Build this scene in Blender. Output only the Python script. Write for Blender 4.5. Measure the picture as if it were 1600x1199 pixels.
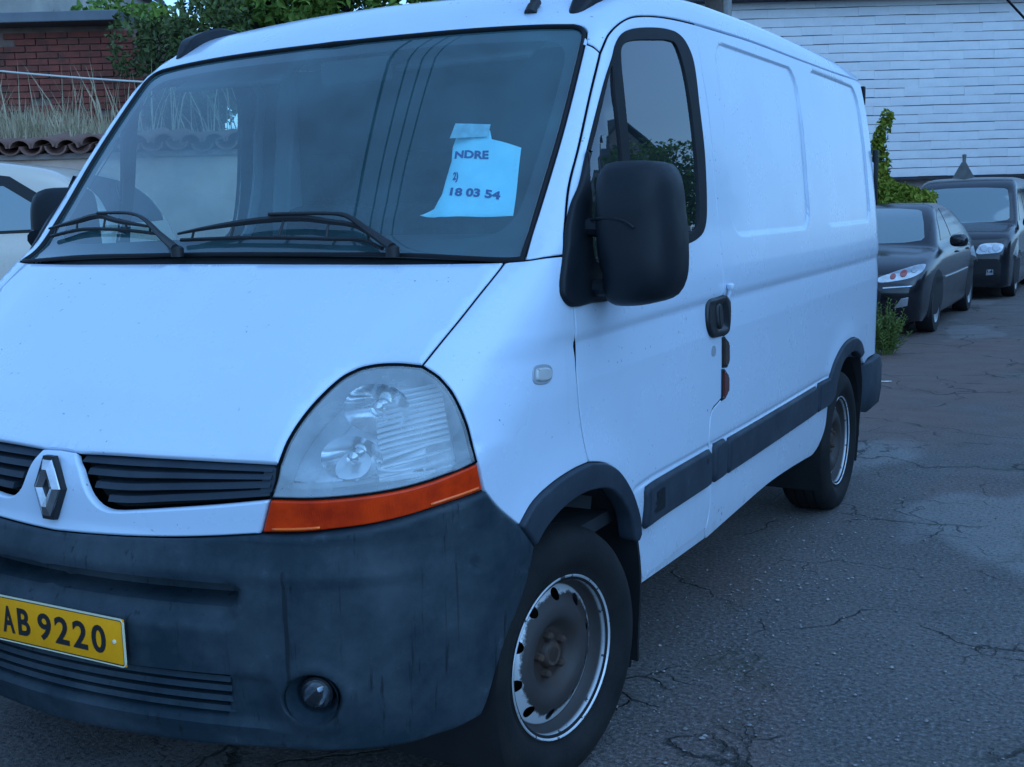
import bpy, bmesh, math, random
import numpy as np
from mathutils import Vector, Matrix
from mathutils.geometry import delaunay_2d_cdt
R = math.radians
for o in list(bpy.data.objects): bpy.data.objects.remove(o)
SC = bpy.context.scene; COL = SC.collection
# ---------------------------------------------------------------- camera
cam = bpy.data.cameras.new('camera'); CAM = bpy.data.objects.new('camera', cam); COL.objects.link(CAM)
cam.sensor_fit = 'HORIZONTAL'; cam.sensor_width = 36.0; cam.lens = 40.7202; cam.clip_start = .05; cam.clip_end = 2000
CAM.matrix_world = Matrix([[0.87709, -0.048928, 0.477827, 2.25041], [0.479624, 0.142976, -0.865747, -2.606094], [-0.025958, 0.988516, 0.14887, 1.502765], [0.0, 0.0, 0.0, 1.0]])
SC.camera = CAM
# ---------------------------------------------------------------- sky: blue dusk under thin cloud
world = bpy.data.worlds.new('World'); SC.world = world; world.use_nodes = True
wn = world.node_tree.nodes; wl = world.node_tree.links; wn.clear()
sky = wn.new('ShaderNodeTexSky'); sky.sky_type = 'NISHITA'; sky.sun_disc = False
sky.sun_elevation = R(26); sky.sun_rotation = R(110); sky.air_density = 1.6; sky.dust_density = .6; sky.ozone_density = 3.0
tint = wn.new('ShaderNodeMix'); tint.data_type = 'RGBA'; tint.blend_type = 'MULTIPLY'; tint.inputs[0].default_value = 1
tint.inputs[7].default_value = (.325,.635,1.14,1)
bg = wn.new('ShaderNodeBackground'); bg.inputs[1].default_value = .15; wo = wn.new('ShaderNodeOutputWorld')
grey = wn.new('ShaderNodeHueSaturation'); grey.inputs['Saturation'].default_value = .30
wl.new(sky.outputs[0], grey.inputs['Color']); wl.new(grey.outputs[0], tint.inputs[6]); wl.new(tint.outputs[2], bg.inputs[0]); wl.new(bg.outputs[0], wo.inputs[0])
sun = bpy.data.lights.new('sun', 'SUN'); sun.energy = .5; sun.angle = R(70); sun.color = (.33,.62,1.0)
SUN = bpy.data.objects.new('sun', sun); COL.objects.link(SUN); SUN.location = (6,-8,12)
SUN.rotation_euler = (R(26), R(0), R(70))
vs = SC.view_settings; vs.view_transform = 'Standard'; vs.look = 'None'; vs.exposure = .9; vs.gamma = 1.0; vs.use_curve_mapping = False
SC.render.engine = 'CYCLES'
# ---------------------------------------------------------------- van body surface (metres, van frame: x left side of van, y rearward, z up)
class Spl:
    """smooth monotone table"""
    def __init__(s, pts):
        s.x = np.array([p[0] for p in pts], float); s.y = np.array([p[1] for p in pts], float)
        h = np.diff(s.x); d = np.diff(s.y)/h; m = np.zeros(len(s.x))
        for i in range(1, len(s.x)-1):
            if d[i-1]*d[i] > 0:
                w1 = 2*h[i]+h[i-1]; w2 = h[i]+2*h[i-1]; m[i] = (w1+w2)/(w1/d[i-1]+w2/d[i])
        m[0] = d[0]; m[-1] = d[-1]; s.m = m
        s.tx = np.linspace(s.x[0], s.x[-1], 1600); s.ty = s.exact(s.tx)
    def __call__(s, t):
        t = np.asarray(t, float); r = np.interp(t, s.tx, s.ty)
        if t.size and (t.min() < s.x[0] or t.max() > s.x[-1]): r = r+np.minimum(t-s.x[0], 0)*s.m[0]+np.maximum(t-s.x[-1], 0)*s.m[-1]
        return r
    def exact(s, t):
        tc = np.clip(t, s.x[0], s.x[-1])
        i = np.clip(np.searchsorted(s.x, tc)-1, 0, len(s.x)-2)
        h = s.x[i+1]-s.x[i]; u = (tc-s.x[i])/h
        r = (2*u**3-3*u**2+1)*s.y[i]+(u**3-2*u**2+u)*h*s.m[i]+(-2*u**3+3*u**2)*s.y[i+1]+(u**3-u**2)*h*s.m[i+1]
        return r
def sstep(a, b, t):
    u = np.clip((t-a)/(b-a), 0, 1); return u*u*(3-2*u)
W0 = Spl([(.20,.945),(.33,.966),(.45,.980),(.60,.988),(.84,.992),(1.0,.995),(1.15,.998),(1.24,.997),(1.33,.991),(1.56,.969),(1.80,.944),(1.96,.920),(2.09,.893),(2.2,.865),(2.4,.80)])
TAPR = Spl([(-1,0),(1.3,0),(2.0,.004),(2.8,.014),(3.4,.026),(3.95,.045),(4.2,.06)])
TAPF = Spl([(-1.2,.30),(-.9,.17),(-.6,.075),(-.3,.022),(.0,.003),(.2,0),(5,0)])
YC = Spl([(.15,-.72),(.30,-.80),(.40,-.820),(.52,-.834),(.62,-.836),(.71,-.825),(.775,-.800),(.80,-.792),(.88,-.788),(.935,-.778),(.965,-.760),(1.0,-.722),(1.08,-.620),(1.18,-.485),(1.28,-.345),(1.36,-.232),(1.405,-.165),(1.50,-.082),(1.70,.085),(1.90,.262),(2.04,.395),(2.12,.475),(2.4,.78)])
BOW = Spl([(.2,.26),(.6,.24),(.8,.20),(.97,.15),(1.2,.11),(1.36,.115),(1.45,.14),(1.9,.125),(2.1,.11),(2.4,.10)])
RAD = Spl([(.2,.20),(.8,.22),(1.0,.20),(1.2,.15),(1.34,.085),(1.42,.05),(1.9,.055),(2.1,.09),(2.4,.12)])
TC = Spl([(-.2,1.93),(.2,2.055),(.45,2.125),(.7,2.178),(1.0,2.218),(1.5,2.248),(2.4,2.262),(3.4,2.256),(3.95,2.238),(4.3,2.22)])
ARCHES = ((.03,.335),(3.108,.335))
PRESS = {}
def swage_z(y):
    return SWZ(y)
SWZ = Spl([(-.6,1.150),(0.,1.160),(1.1,1.178),(2.6,1.184),(3.95,1.190)])
def rbox(y, z, y0, y1, z0, z1, r, sl):
    """signed distance to a rounded box whose top leans back by sl per metre of height"""
    cy = .5*(y0+y1)+sl*(z-.5*(z0+z1)); cz = .5*(z0+z1)
    qy = np.abs(y-cy)-(.5*(y1-y0)-r); qz = np.abs(z-cz)-(.5*(z1-z0)-r)
    return np.hypot(np.maximum(qy,0), np.maximum(qz,0))+np.minimum(np.maximum(qy,qz),0)-r
def side_w(y, z):
    w = W0(z)-TAPR(y)-TAPF(y)
    dz = z-swage_z(y)
    on = sstep(-.38,-.22,y)
    w = w-on*.0085*np.where(dz > 0, np.exp(-(dz/.020)**2), np.where(dz > -.10, 1+dz/.10, 0))
    for p in PRESSINGS:
        w = w-.009*sstep(.0,.016,-rbox(y, z, *p))
    for ay, az in ARCHES:
        rr = np.hypot((y-ay)*.97, z-az)
        w = w+.012*np.exp(-((rr-.49)/.075)**2)*sstep(.5,.7,z)
    # rub-strip ledge: thin recess line above the strip
    dl = z-ledge_z(y)
    w = w-.004*np.exp(-(dl/.008)**2)*sstep(.30,.40,y)*sstep(2.75,2.68,y)
    return w
LEDGE = Spl([(.3,.709),(1.0,.706),(2.7,.708)])
def ledge_z(y): return LEDGE(y)
PRESSINGS = [(1.30,2.385,1.385,2.062,.11,.05),(2.645,3.715,1.385,2.085,.11,-.03)]
def rmax(a, b, r):
    return np.minimum(np.maximum(a, b), -r)+np.hypot(np.maximum(a+r, 0), np.maximum(b+r, 0))
def front_y(x, z):
    return YC(z)+BOW(z)*x*x
def body(p):
    x, y, z = np.abs(p[...,0]), p[...,1], p[...,2]
    a = x-side_w(y, z)
    e = 1e-3
    zc = np.clip(z,.15,2.3)
    fz = (YC(zc+e)-YC(zc-e))/(2*e); fx = 2*BOW(zc)*x
    b = (front_y(x, z)-y)/np.sqrt(1+fz*fz+fx*fx)
    c = (z-(TC(y)-.055*x*x))*.97
    d = y-3.955
    r = RAD(zc)
    g = rmax(b, c, .12)
    g = rmax(g, a, r)
    return rmax(g, d, .06)
def normal(p, e=2e-3):
    g = np.stack([body(p+np.eye(3)[i]*e)-body(p-np.eye(3)[i]*e) for i in range(3)], -1)
    return g/np.linalg.norm(g, axis=-1, keepdims=True)
def cast(o, d, tmax=9., n=70):
    """first hit of rays o+t*d with the body from outside"""
    o, d = np.broadcast_arrays(np.asarray(o, float), np.asarray(d, float))
    t = np.zeros(o.shape[:-1])
    for _ in range(n):
        v = body(o+t[...,None]*d); t = t+np.clip(v, -.05, .6)*.85
        if np.abs(v).max() < 2e-3: break
    for _ in range(6):
        v = body(o+t[...,None]*d); dv = (body(o+(t+1e-4)[...,None]*d)-v)/1e-4
        dv = np.where(np.abs(dv) < .05, -.5, dv); t = t-np.clip(v/dv, -.01, .01)
    return o+t[...,None]*d
# outlines of the van body panels, in metres on its surface
CUR = {
 'lead': [(0.058,-0.761,0.964),(0.177,-0.753,0.968),(0.289,-0.744,0.97),(0.445,-0.725,0.971),(0.612,-0.699,0.971)],
 'hl_l': [(0.612,-0.699,0.971),(0.604,-0.655,1.014),(0.606,-0.598,1.061),(0.621,-0.541,1.105),(0.644,-0.494,1.139),(0.672,-0.468,1.155),(0.712,-0.452,1.163),(0.764,-0.44,1.165),(0.82,-0.433,1.161)],
 'hl_r': [(0.82,-0.433,1.161),(0.863,-0.43,1.136),(0.893,-0.426,1.104),(0.913,-0.422,1.067),(0.929,-0.419,1.026),(0.941,-0.419,0.982),(0.954,-0.422,0.944)],
 'hl_b': [(0.954,-0.422,0.944),(0.928,-0.495,0.93),(0.868,-0.584,0.912),(0.779,-0.662,0.902),(0.691,-0.704,0.897),(0.603,-0.724,0.895)],
 'hl_in': [(0.603,-0.724,0.895),(0.612,-0.699,0.971)],
 'ts_r': [(0.954,-0.422,0.944),(0.957,-0.404,0.875)],
 'ts_b': [(0.957,-0.404,0.875),(0.913,-0.512,0.861),(0.861,-0.579,0.846),(0.803,-0.634,0.835),(0.738,-0.676,0.828),(0.662,-0.705,0.82),(0.575,-0.726,0.815)],
 'ts_l': [(0.575,-0.726,0.815),(0.603,-0.724,0.895)],
 'hoodgap': [(0.82,-0.433,1.161),(0.832,-0.366,1.21),(0.844,-0.296,1.259),(0.854,-0.223,1.309),(0.864,-0.15,1.358),(0.864,-0.12,1.376)],
 'joint': [(0.976,-0.015,1.386),(0.95,-0.071,1.385),(0.915,-0.099,1.381),(0.87,-0.115,1.378)],
 'bump_f': [(0.957,-0.404,0.875),(0.964,-0.357,0.825),(0.98,-0.285,0.765)],
 'bump_r': [(0.98,-0.285,0.765),(0.983,-0.227,0.703)],
 'bump_e': [(0.983,-0.227,0.703),(0.976,-0.238,0.649),(0.969,-0.269,0.584),(0.959,-0.328,0.51),(0.949,-0.366,0.437),(0.936,-0.39,0.365),(0.927,-0.405,0.334)],
 'bump_low': [(0.927,-0.405,0.334),(0.916,-0.432,0.329),(0.893,-0.479,0.322),(0.871,-0.514,0.321),(0.84,-0.556,0.315),(0.807,-0.593,0.314),(0.734,-0.656,0.317),(0.648,-0.697,0.317),(0.561,-0.724,0.317),(0.376,-0.767,0.31),(0.223,-0.79,0.309),(0.048,-0.801,0.304)],
 'band_b': [(0.575,-0.726,0.815),(0.411,-0.758,0.798),(0.263,-0.781,0.788),(0.098,-0.796,0.781)],
 'band_t': [(0.056,-0.76,0.964),(0.084,-0.778,0.93),(0.1,-0.784,0.899),(0.118,-0.786,0.869),(0.141,-0.786,0.85),(0.172,-0.784,0.841),(0.209,-0.782,0.842)],
 'band_t2': [(0.209,-0.782,0.842),(0.342,-0.768,0.858),(0.477,-0.748,0.875),(0.603,-0.724,0.893)],
 'arch_o': [(0.98,-0.285,0.765),(0.985,-0.227,0.806),(0.992,-0.141,0.833),(0.999,-0.033,0.847),(1.001,0.061,0.848)],
 'arch_o2': [(1.001,0.061,0.848),(1.003,0.153,0.826),(1.003,0.24,0.785),(1.002,0.314,0.724),(1,0.357,0.675),(0.995,0.398,0.618),(0.989,0.417,0.565)],
 'arch_i': [(0.983,-0.227,0.703),(0.987,-0.191,0.731),(0.991,-0.128,0.758),(0.996,-0.029,0.776),(0.997,0.079,0.773),(0.998,0.179,0.751),(0.996,0.253,0.707),(0.992,0.326,0.636),(0.987,0.364,0.558)],
 'dgap_lo': [(1.001,0.061,0.848),(0.993,0.04,0.941),(0.994,0.016,1.06),(0.994,0.01,1.192),(0.989,-0.006,1.321),(0.976,-0.015,1.386)],
 'dgap_mid': [(0.976,-0.015,1.386),(0.96,0.028,1.455),(0.94,0.094,1.555),(0.932,0.17,1.652),(0.913,0.297,1.811),(0.899,0.393,1.922)],
 'dgap_top': [(0.899,0.393,1.922),(0.898,0.418,1.945),(0.896,0.456,1.977),(0.898,0.517,2.011),(0.901,0.588,2.037),(0.901,0.676,2.054),(0.897,0.827,2.072),(0.894,1.012,2.085),(0.893,1.171,2.092)],
 'bgap': [(0.893,1.171,2.092),(0.92,1.151,1.96),(0.943,1.158,1.804),(0.969,1.15,1.559),(0.991,1.154,1.328),(0.997,1.157,1.221),(0.997,1.162,1.07),(0.994,1.158,0.939),(0.992,1.147,0.844)],
 'bgap2': [(0.992,1.147,0.844),(0.992,1.107,0.834),(0.992,1.055,0.821),(0.991,1.039,0.8),(0.99,1.026,0.722)],
 'bgap3': [(0.99,1.026,0.722),(0.987,1.046,0.573),(0.982,1.055,0.471),(0.977,1.032,0.416)],
 'door_b': [(0.977,1.032,0.416),(0.976,0.772,0.411),(0.976,0.474,0.405)],
 'door_f': [(0.976,0.474,0.405),(0.983,0.439,0.486),(0.989,0.417,0.565)],
 'sill_b': [(0.972,1.046,0.375),(0.973,0.781,0.38),(0.974,0.448,0.389)],
 'win_o': [(0.961,0.111,1.542),(0.949,0.189,1.648),(0.931,0.346,1.834),(0.923,0.42,1.909),(0.917,0.463,1.952),(0.914,0.512,1.983),(0.912,0.581,2.003),(0.907,0.735,2.027),(0.904,0.898,2.041),(0.905,0.984,2.038),(0.909,1.036,2.018),(0.918,1.075,1.969),(0.942,1.071,1.816),(0.959,1.073,1.662),(0.974,1.05,1.515),(0.98,1.026,1.449),(0.984,0.992,1.415),(0.985,0.932,1.395),(0.987,0.797,1.378),(0.988,0.543,1.362),(0.99,0.18,1.341),(0.989,0.045,1.332),(0.987,0.023,1.343),(0.984,0.028,1.383),(0.97,0.067,1.478)],
 'glass': [(0.918,0.557,1.972),(0.913,0.739,1.996),(0.911,0.883,2.009),(0.912,0.936,2.003),(0.924,0.974,1.939),(0.945,0.989,1.794),(0.965,0.987,1.601),(0.979,0.96,1.461),(0.983,0.928,1.425),(0.985,0.801,1.403),(0.987,0.451,1.381),(0.985,0.419,1.4),(0.962,0.438,1.63),(0.925,0.467,1.927),(0.921,0.499,1.955)],
 'quarter': [(0.927,0.395,1.882),(0.927,0.407,1.89),(0.942,0.389,1.819),(0.962,0.386,1.629),(0.985,0.36,1.402),(0.987,0.341,1.379),(0.988,0.146,1.366),(0.986,0.118,1.379),(0.976,0.132,1.485),(0.956,0.181,1.624),(0.947,0.247,1.709)],
 'ws_r': [(0.91,-0.1,1.381),(0.897,-0.054,1.411),(0.887,0.059,1.538),(0.879,0.193,1.706),(0.859,0.342,1.886),(0.847,0.411,1.966)],
 'ws_c': [(0.847,0.411,1.966),(0.84,0.431,1.986),(0.822,0.448,2.004),(0.793,0.455,2.014)],
 'ws_t': [(0.793,0.455,2.014),(0.701,0.447,2.021),(0.502,0.424,2.028),(0.27,0.404,2.03),(0.077,0.397,2.03)],
 'roofj': [(0.853,0.397,1.95),(0.875,0.395,1.941),(0.899,0.393,1.922)],
 'gutter': [(0.893,1.171,2.092),(0.89,1.467,2.099),(0.887,1.777,2.106),(0.879,2.537,2.109),(0.863,3.309,2.117),(0.838,3.882,2.132)],
 'arch2_o': [(0.985,2.696,0.697),(0.986,2.775,0.755),(0.987,2.923,0.811),(0.985,3.092,0.832),(0.98,3.264,0.821),(0.976,3.375,0.785),(0.974,3.452,0.724)],
 'arch2_i': [(0.974,2.834,0.596),(0.98,2.867,0.684),(0.981,2.935,0.734),(0.978,3.062,0.756),(0.977,3.199,0.762),(0.976,3.31,0.741),(0.975,3.383,0.707)],
 'sill2': [(0.972,1.046,0.375),(0.974,1.368,0.39),(0.973,1.774,0.403),(0.969,2.114,0.394),(0.965,2.369,0.38)],
 'sill2e': [(0.965,2.369,0.38),(0.962,2.512,0.374),(0.964,2.624,0.402),(0.969,2.713,0.473),(0.977,2.721,0.578)],
 'frit_i': [(0.505,-0.095,1.44),(0.695,-0.065,1.439),(0.773,-0.043,1.445),(0.804,-0.026,1.457),(0.82,-0.009,1.474),(0.831,0.013,1.498),(0.832,0.135,1.647),(0.824,0.239,1.775),(0.807,0.351,1.909),(0.798,0.373,1.935),(0.776,0.391,1.96),(0.742,0.398,1.973),(0.628,0.387,1.981),(0.413,0.366,1.988),(0.189,0.349,1.987)],
 'sail': [(0.949,0.189,1.648),(0.956,0.116,1.558),(0.955,0.067,1.507),(0.971,0.001,1.416),(0.983,-0.056,1.324),(0.988,-0.061,1.289),(0.992,-0.028,1.262),(0.995,0.086,1.259),(0.996,0.218,1.267),(0.992,0.217,1.323),(0.989,0.183,1.355),(0.987,0.121,1.375),(0.978,0.132,1.468),(0.968,0.152,1.558)],
 'repeat': [(0.978,-0.191,1.128),(0.979,-0.175,1.131),(0.983,-0.132,1.127),(0.985,-0.115,1.117),(0.986,-0.118,1.095),(0.986,-0.138,1.086),(0.982,-0.182,1.089),(0.98,-0.198,1.097)],
 'handle': [(0.99,0.991,1.172),(0.992,1.009,1.191),(0.994,1.081,1.196),(0.993,1.19,1.194),(0.99,1.22,1.174),(0.996,1.201,1.088),(0.997,1.18,1.066),(0.997,1.1,1.064),(0.997,1.022,1.07),(0.996,0.992,1.092),(0.993,0.981,1.131)],
 'lock': [(0.996,1.035,1.035),(0.996,1.054,1.039),(0.996,1.074,1.03),(0.995,1.076,1.006),(0.995,1.057,1.002),(0.995,1.036,1.011)],
 'sl1': [(0.996,1.14,1.053),(0.996,1.16,1.055),(0.996,1.207,1.03),(0.994,1.211,0.968),(0.994,1.195,0.95),(0.994,1.147,0.954)],
 'sl2': [(0.994,1.144,0.945),(0.994,1.168,0.942),(0.993,1.211,0.916),(0.992,1.214,0.862),(0.992,1.181,0.843),(0.992,1.147,0.841)],
 'fog': [(0.685,-0.71,0.453)],
 'fogc': [(0.694,-0.706,0.453)],
 'park': [(0.945,-0.439,0.713)],
 'intake': [(0.497,-0.772,0.499),(0.477,-0.76,0.385)],
 'groove': [(0.463,-0.781,0.687),(0.51,-0.774,0.621),(0.511,-0.771,0.682)],
 'plug': [(0.762,0.505,2.053),(0.748,0.583,2.099)],
 'ant': [(0.631,0.511,2.073)],
 'wip_p': [(0.567,-0.152,1.386),(-0.139,-0.183,1.39)],
 'crease': [(0.547,-0.759,0.703),(0.751,-0.684,0.714),(0.854,-0.589,0.727)],
}
# ---------------------------------------------------------------- materials
MATS = {}
def nmat(name):
    m = bpy.data.materials.new(name); m.use_nodes = True; MATS[name] = m
    nt = m.node_tree; return m, nt, nt.nodes['Principled BSDF']
def lk(nt, a, b): nt.links.new(a, b)
def noise(nt, scale, detail=4, rough=.55, coord='Object', stretch=None, w=None):
    tc = nt.nodes.new('ShaderNodeTexCoord'); n = nt.nodes.new('ShaderNodeTexNoise')
    n.inputs['Scale'].default_value = scale; n.inputs['Detail'].default_value = detail; n.inputs['Roughness'].default_value = rough
    src = tc.outputs[coord]
    if stretch:
        mp = nt.nodes.new('ShaderNodeMapping'); mp.inputs['Scale'].default_value = stretch; lk(nt, src, mp.inputs[0]); src = mp.outputs[0]
    lk(nt, src, n.inputs['Vector']); return n.outputs['Fac']
def ramp(nt, src, stops):
    r = nt.nodes.new('ShaderNodeValToRGB'); e = r.color_ramp.elements
    while len(e) < len(stops): e.new(.5)
    for el, (p, c) in zip(e, stops):
        el.position = p; el.color = (c,c,c,1) if not isinstance(c, tuple) else (*c,1)
    lk(nt, src, r.inputs[0]); return r.outputs[0]
def mixc(nt, fac, a, b, mode='MIX'):
    m = nt.nodes.new('ShaderNodeMix'); m.data_type = 'RGBA'; m.blend_type = mode
    for sock, v in ((m.inputs[0], fac), (m.inputs[6], a), (m.inputs[7], b)):
        if isinstance(v, tuple): sock.default_value = (*v,1) if len(v) == 3 else v
        elif isinstance(v, (int, float)): sock.default_value = v
        else: lk(nt, v, sock)
    return m.outputs[2]
def mathn(nt, op, a, b=0.):
    m = nt.nodes.new('ShaderNodeMath'); m.operation = op
    for s, v in ((m.inputs[0], a), (m.inputs[1], b)):
        if isinstance(v, (int, float)): s.default_value = v
        else: lk(nt, v, s)
    return m.outputs[0]
def bump(nt, b, h, strength=.2, dist=.01):
    n = nt.nodes.new('ShaderNodeBump'); n.inputs['Strength'].default_value = strength; n.inputs['Distance'].default_value = dist
    lk(nt, h, n.inputs['Height']); lk(nt, n.outputs[0], b.inputs['Normal'])
def simple(name, col, rough=.5, metal=0., var=0., scale=8., bmp=0., bscale=60., coat=0., spec=None, col2=None):
    m, nt, b = nmat(name); b.inputs['Roughness'].default_value = rough; b.inputs['Metallic'].default_value = metal
    b.inputs['Coat Weight'].default_value = coat
    if spec is not None: b.inputs['Specular IOR Level'].default_value = spec
    if var or col2:
        c2 = col2 if col2 else tuple(c*(1-var) for c in col)
        f = ramp(nt, noise(nt, scale, 6), [(.35,0.),(.65,1.)]); lk(nt, mixc(nt, f, col, c2), b.inputs['Base Color'])
    else: b.inputs['Base Color'].default_value = (*col,1)
    if bmp: bump(nt, b, noise(nt, bscale, 5), bmp, .004)
    return m
def glassmat(name, tint, dust=.03, ior=1.6, dustcol=(.5,.55,.6), rough=.01, dscale=3.):
    m, nt, b = nmat(name); nt.nodes.remove(b); out = nt.nodes['Material Output']
    tr = nt.nodes.new('ShaderNodeBsdfTransparent'); tr.inputs[0].default_value = (*tint,1)
    gl = nt.nodes.new('ShaderNodeBsdfGlossy'); gl.inputs['Roughness'].default_value = rough
    df = nt.nodes.new('ShaderNodeBsdfDiffuse'); df.inputs[0].default_value = (*dustcol,1)
    lw = nt.nodes.new('ShaderNodeLayerWeight'); lw.inputs[0].default_value = .5; f0 = ((ior-1)/(ior+1))**2
    fr = mathn(nt, 'ADD', mathn(nt, 'MULTIPLY', mathn(nt, 'POWER', lw.outputs['Facing'], 4.5), 1-f0), f0)
    m1 = nt.nodes.new('ShaderNodeMixShader'); m2 = nt.nodes.new('ShaderNodeMixShader')
    d = ramp(nt, noise(nt, dscale, 6, .6), [(.3,dust*.5),(.75,dust*1.5)]); lk(nt, d, m1.inputs[0])
    lk(nt, tr.outputs[0], m1.inputs[1]); lk(nt, df.outputs[0], m1.inputs[2])
    lk(nt, fr, m2.inputs[0]); lk(nt, m1.outputs[0], m2.inputs[1]); lk(nt, gl.outputs[0], m2.inputs[2])
    lk(nt, m2.outputs[0], out.inputs[0]); return m
def paintmat(name, col, rough=.26, coat=.5, dirt=(.25,.23,.2), amt=.35):
    m, nt, b = nmat(name)
    b.inputs['Roughness'].default_value = rough; b.inputs['Coat Weight'].default_value = coat; b.inputs['Coat Roughness'].default_value = .08
    film = ramp(nt, noise(nt, 2.2, 7, .62), [(.38,0.),(.8,.10)])
    streak = ramp(nt, noise(nt, 1., 6, .6, stretch=(34,34,2.2)), [(.62,0.),(.86,.22)])
    tc = nt.nodes.new('ShaderNodeTexCoord'); sx = nt.nodes.new('ShaderNodeSeparateXYZ'); lk(nt, tc.outputs['Object'], sx.inputs[0])
    low = ramp(nt, mathn(nt, 'ADD', sx.outputs[2], mathn(nt, 'MULTIPLY', noise(nt, 9., 6), .16)), [(.40,.75),(.50,.22),(.85,.06),(1.,.03)])
    spk = ramp(nt, noise(nt, 70., 2, .4), [(.715,0.),(.74,.7)])
    spm = ramp(nt, noise(nt, 3.1, 3, .5), [(.5,0.),(.6,1.)])
    d = mathn(nt, 'ADD', mathn(nt, 'MULTIPLY', streak, .35), film); d = mathn(nt, 'ADD', d, mathn(nt, 'MULTIPLY', low, noise(nt, 26., 6, .65)))
    d = mathn(nt, 'MINIMUM', mathn(nt, 'MULTIPLY', d, amt/.35), 1.)
    c = mixc(nt, d, col, dirt); c = mixc(nt, mathn(nt, 'MULTIPLY', spk, spm), c, (.05,.045,.04)); lk(nt, c, b.inputs['Base Color'])
    r = mathn(nt, 'ADD', rough, mathn(nt, 'MULTIPLY', film, .7)); lk(nt, r, b.inputs['Roughness'])
    bump(nt, b, noise(nt, 2.6, 2), .035, .02)
    return m
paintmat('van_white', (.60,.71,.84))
paintmat('car_white', (.62,.54,.45), dirt=(.34,.27,.2))
paintmat('car_black', (.006,.007,.010), rough=.2, coat=.8, dirt=(.08,.08,.08), amt=.05)
paintmat('car_dark', (.008,.009,.013), rough=.18, coat=.30, dirt=(.06,.06,.06), amt=.04)
def plasticmat(name, col, light, rough=.55, streaks=True):
    m, nt, b = nmat(name)
    f = ramp(nt, noise(nt, 4., 8, .68), [(.40,0.),(.68,.8)])
    c = mixc(nt, f, col, light)
    s = ramp(nt, noise(nt, 1., 5, .6, stretch=(44,44,2.2)), [(.61,0.),(.68,1.)])
    if streaks: c = mixc(nt, mathn(nt, 'MULTIPLY', s, .7), c, tuple(x*.25 for x in col))
    sc = ramp(nt, noise(nt, 16., 8, .7), [(.62,0.),(.78,.5)]); c = mixc(nt, sc, c, tuple(min(1,x*1.8) for x in light))
    lk(nt, c, b.inputs['Base Color']); r = ramp(nt, noise(nt, 7., 5), [(.3,rough-.08),(.7,rough+.15)]); lk(nt, r, b.inputs['Roughness'])
    bump(nt, b, noise(nt, 420., 2), .10, .002); b.inputs['Specular IOR Level'].default_value = .3
    return m
plasticmat('bumper_plastic', (.009,.023,.033), (.048,.066,.080))
plasticmat('trim_plastic', (.020,.030,.042), (.040,.054,.070), streaks=False)
plasticmat('mirror_plastic', (.006,.009,.013), (.010,.014,.019), rough=.5, streaks=False)
simple('rubber', (.010,.011,.013), .55, var=.3, bmp=.1, bscale=90)
simple('seal_rubber', (.007,.008,.011), .6, var=.35, scale=14, spec=.25)
simple('tyre', (.009,.0095,.011), .8, scale=9, bmp=.25, bscale=120, col2=(.017,.017,.017), spec=.25)
simple('gap_black', (.003,.004,.006), .95, spec=.1)
simple('marker_dark', (.05,.022,.012), .3, coat=.4, col2=(.02,.012,.01), scale=40)
simple('void_black', (.004,.004,.005), .9)
simple('well_black', (.008,.009,.011), .85, var=.4, scale=12)
simple('frit', (.010,.012,.018), .35, var=.3, scale=20)
simple('cab_dark', (.022,.027,.033), .8, var=.3, scale=6)
simple('cab_grey', (.050,.058,.066), .85, var=.3, scale=5)
simple('seat_cloth', (.030,.036,.045), .95, var=.4, scale=40)
simple('chrome', (.62,.63,.65), .14, 1., var=.25, scale=30)
simple('reflector', (.80,.82,.84), .12, 1., var=.12, scale=18)
simple('fog_chrome', (.25,.26,.28), .12, 1., var=.3, scale=60)
simple('lamp_silver', (.58,.61,.64), .32, .55, var=.15, scale=9)
simple('lamp_grey', (.42,.46,.50), .45, .2, var=.25, scale=7)
simple('rust', (.085,.045,.028), .85, col2=(.035,.026,.022), scale=40, bmp=.3)
simple('plate_yellow', (.95,.37,.006), .5, var=.08, scale=30, spec=.2)
simple('plate_black', (.012,.012,.013), .5)
simple('plate_rim', (.75,.68,.45), .35)
simple('paper', (.40,.86,.95), .85, col2=(.34,.80,.92), scale=22)
simple('tape', (.36,.62,.70), .35, var=.3, scale=40)
simple('ink_blue', (.004,.05,.24), .8)
simple('handle_black', (.010,.012,.015), .4, var=.3)
simple('lamp_red', (.10,.012,.010), .25, coat=.5)
simple('clear_lamp', (.55,.56,.55), .25, coat=.6, var=.2)
glassmat('fog_lens', (.85,.9,.92), .03, 1.45, (.5,.55,.6))
glassmat('windscreen', (.78,.93,.94), .10, 2.1, (.30,.72,.80))
glassmat('door_glass', (.66,.80,.80), .03, 2.5, (.40,.55,.65))
glassmat('lamp_lens', (.88,.94,.96), .26, 1.42, (.76,.84,.86), .04, 7.)
glassmat('car_glass', (.30,.38,.40), .05, 1.75, (.4,.5,.58))
m, nt, b = nmat('amber'); b.inputs['Roughness'].default_value = .3; b.inputs['Coat Weight'].default_value = .15; b.inputs['Specular IOR Level'].default_value = .25
wv = nt.nodes.new('ShaderNodeTexWave'); wv.inputs['Scale'].default_value = 60; wv.bands_direction = 'X'; tc = nt.nodes.new('ShaderNodeTexCoord'); lk(nt, tc.outputs['Object'], wv.inputs[0])
lk(nt, mixc(nt, ramp(nt, noise(nt, 13., 4, .6), [(.38,0.),(.66,1.)]), (.80,.042,.001), (.48,.020,.001)), b.inputs['Base Color']); bump(nt, b, wv.outputs[1], .12, .002)
simple('amber_highlight', (.95,.13,.004), .15, coat=.8)
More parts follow.
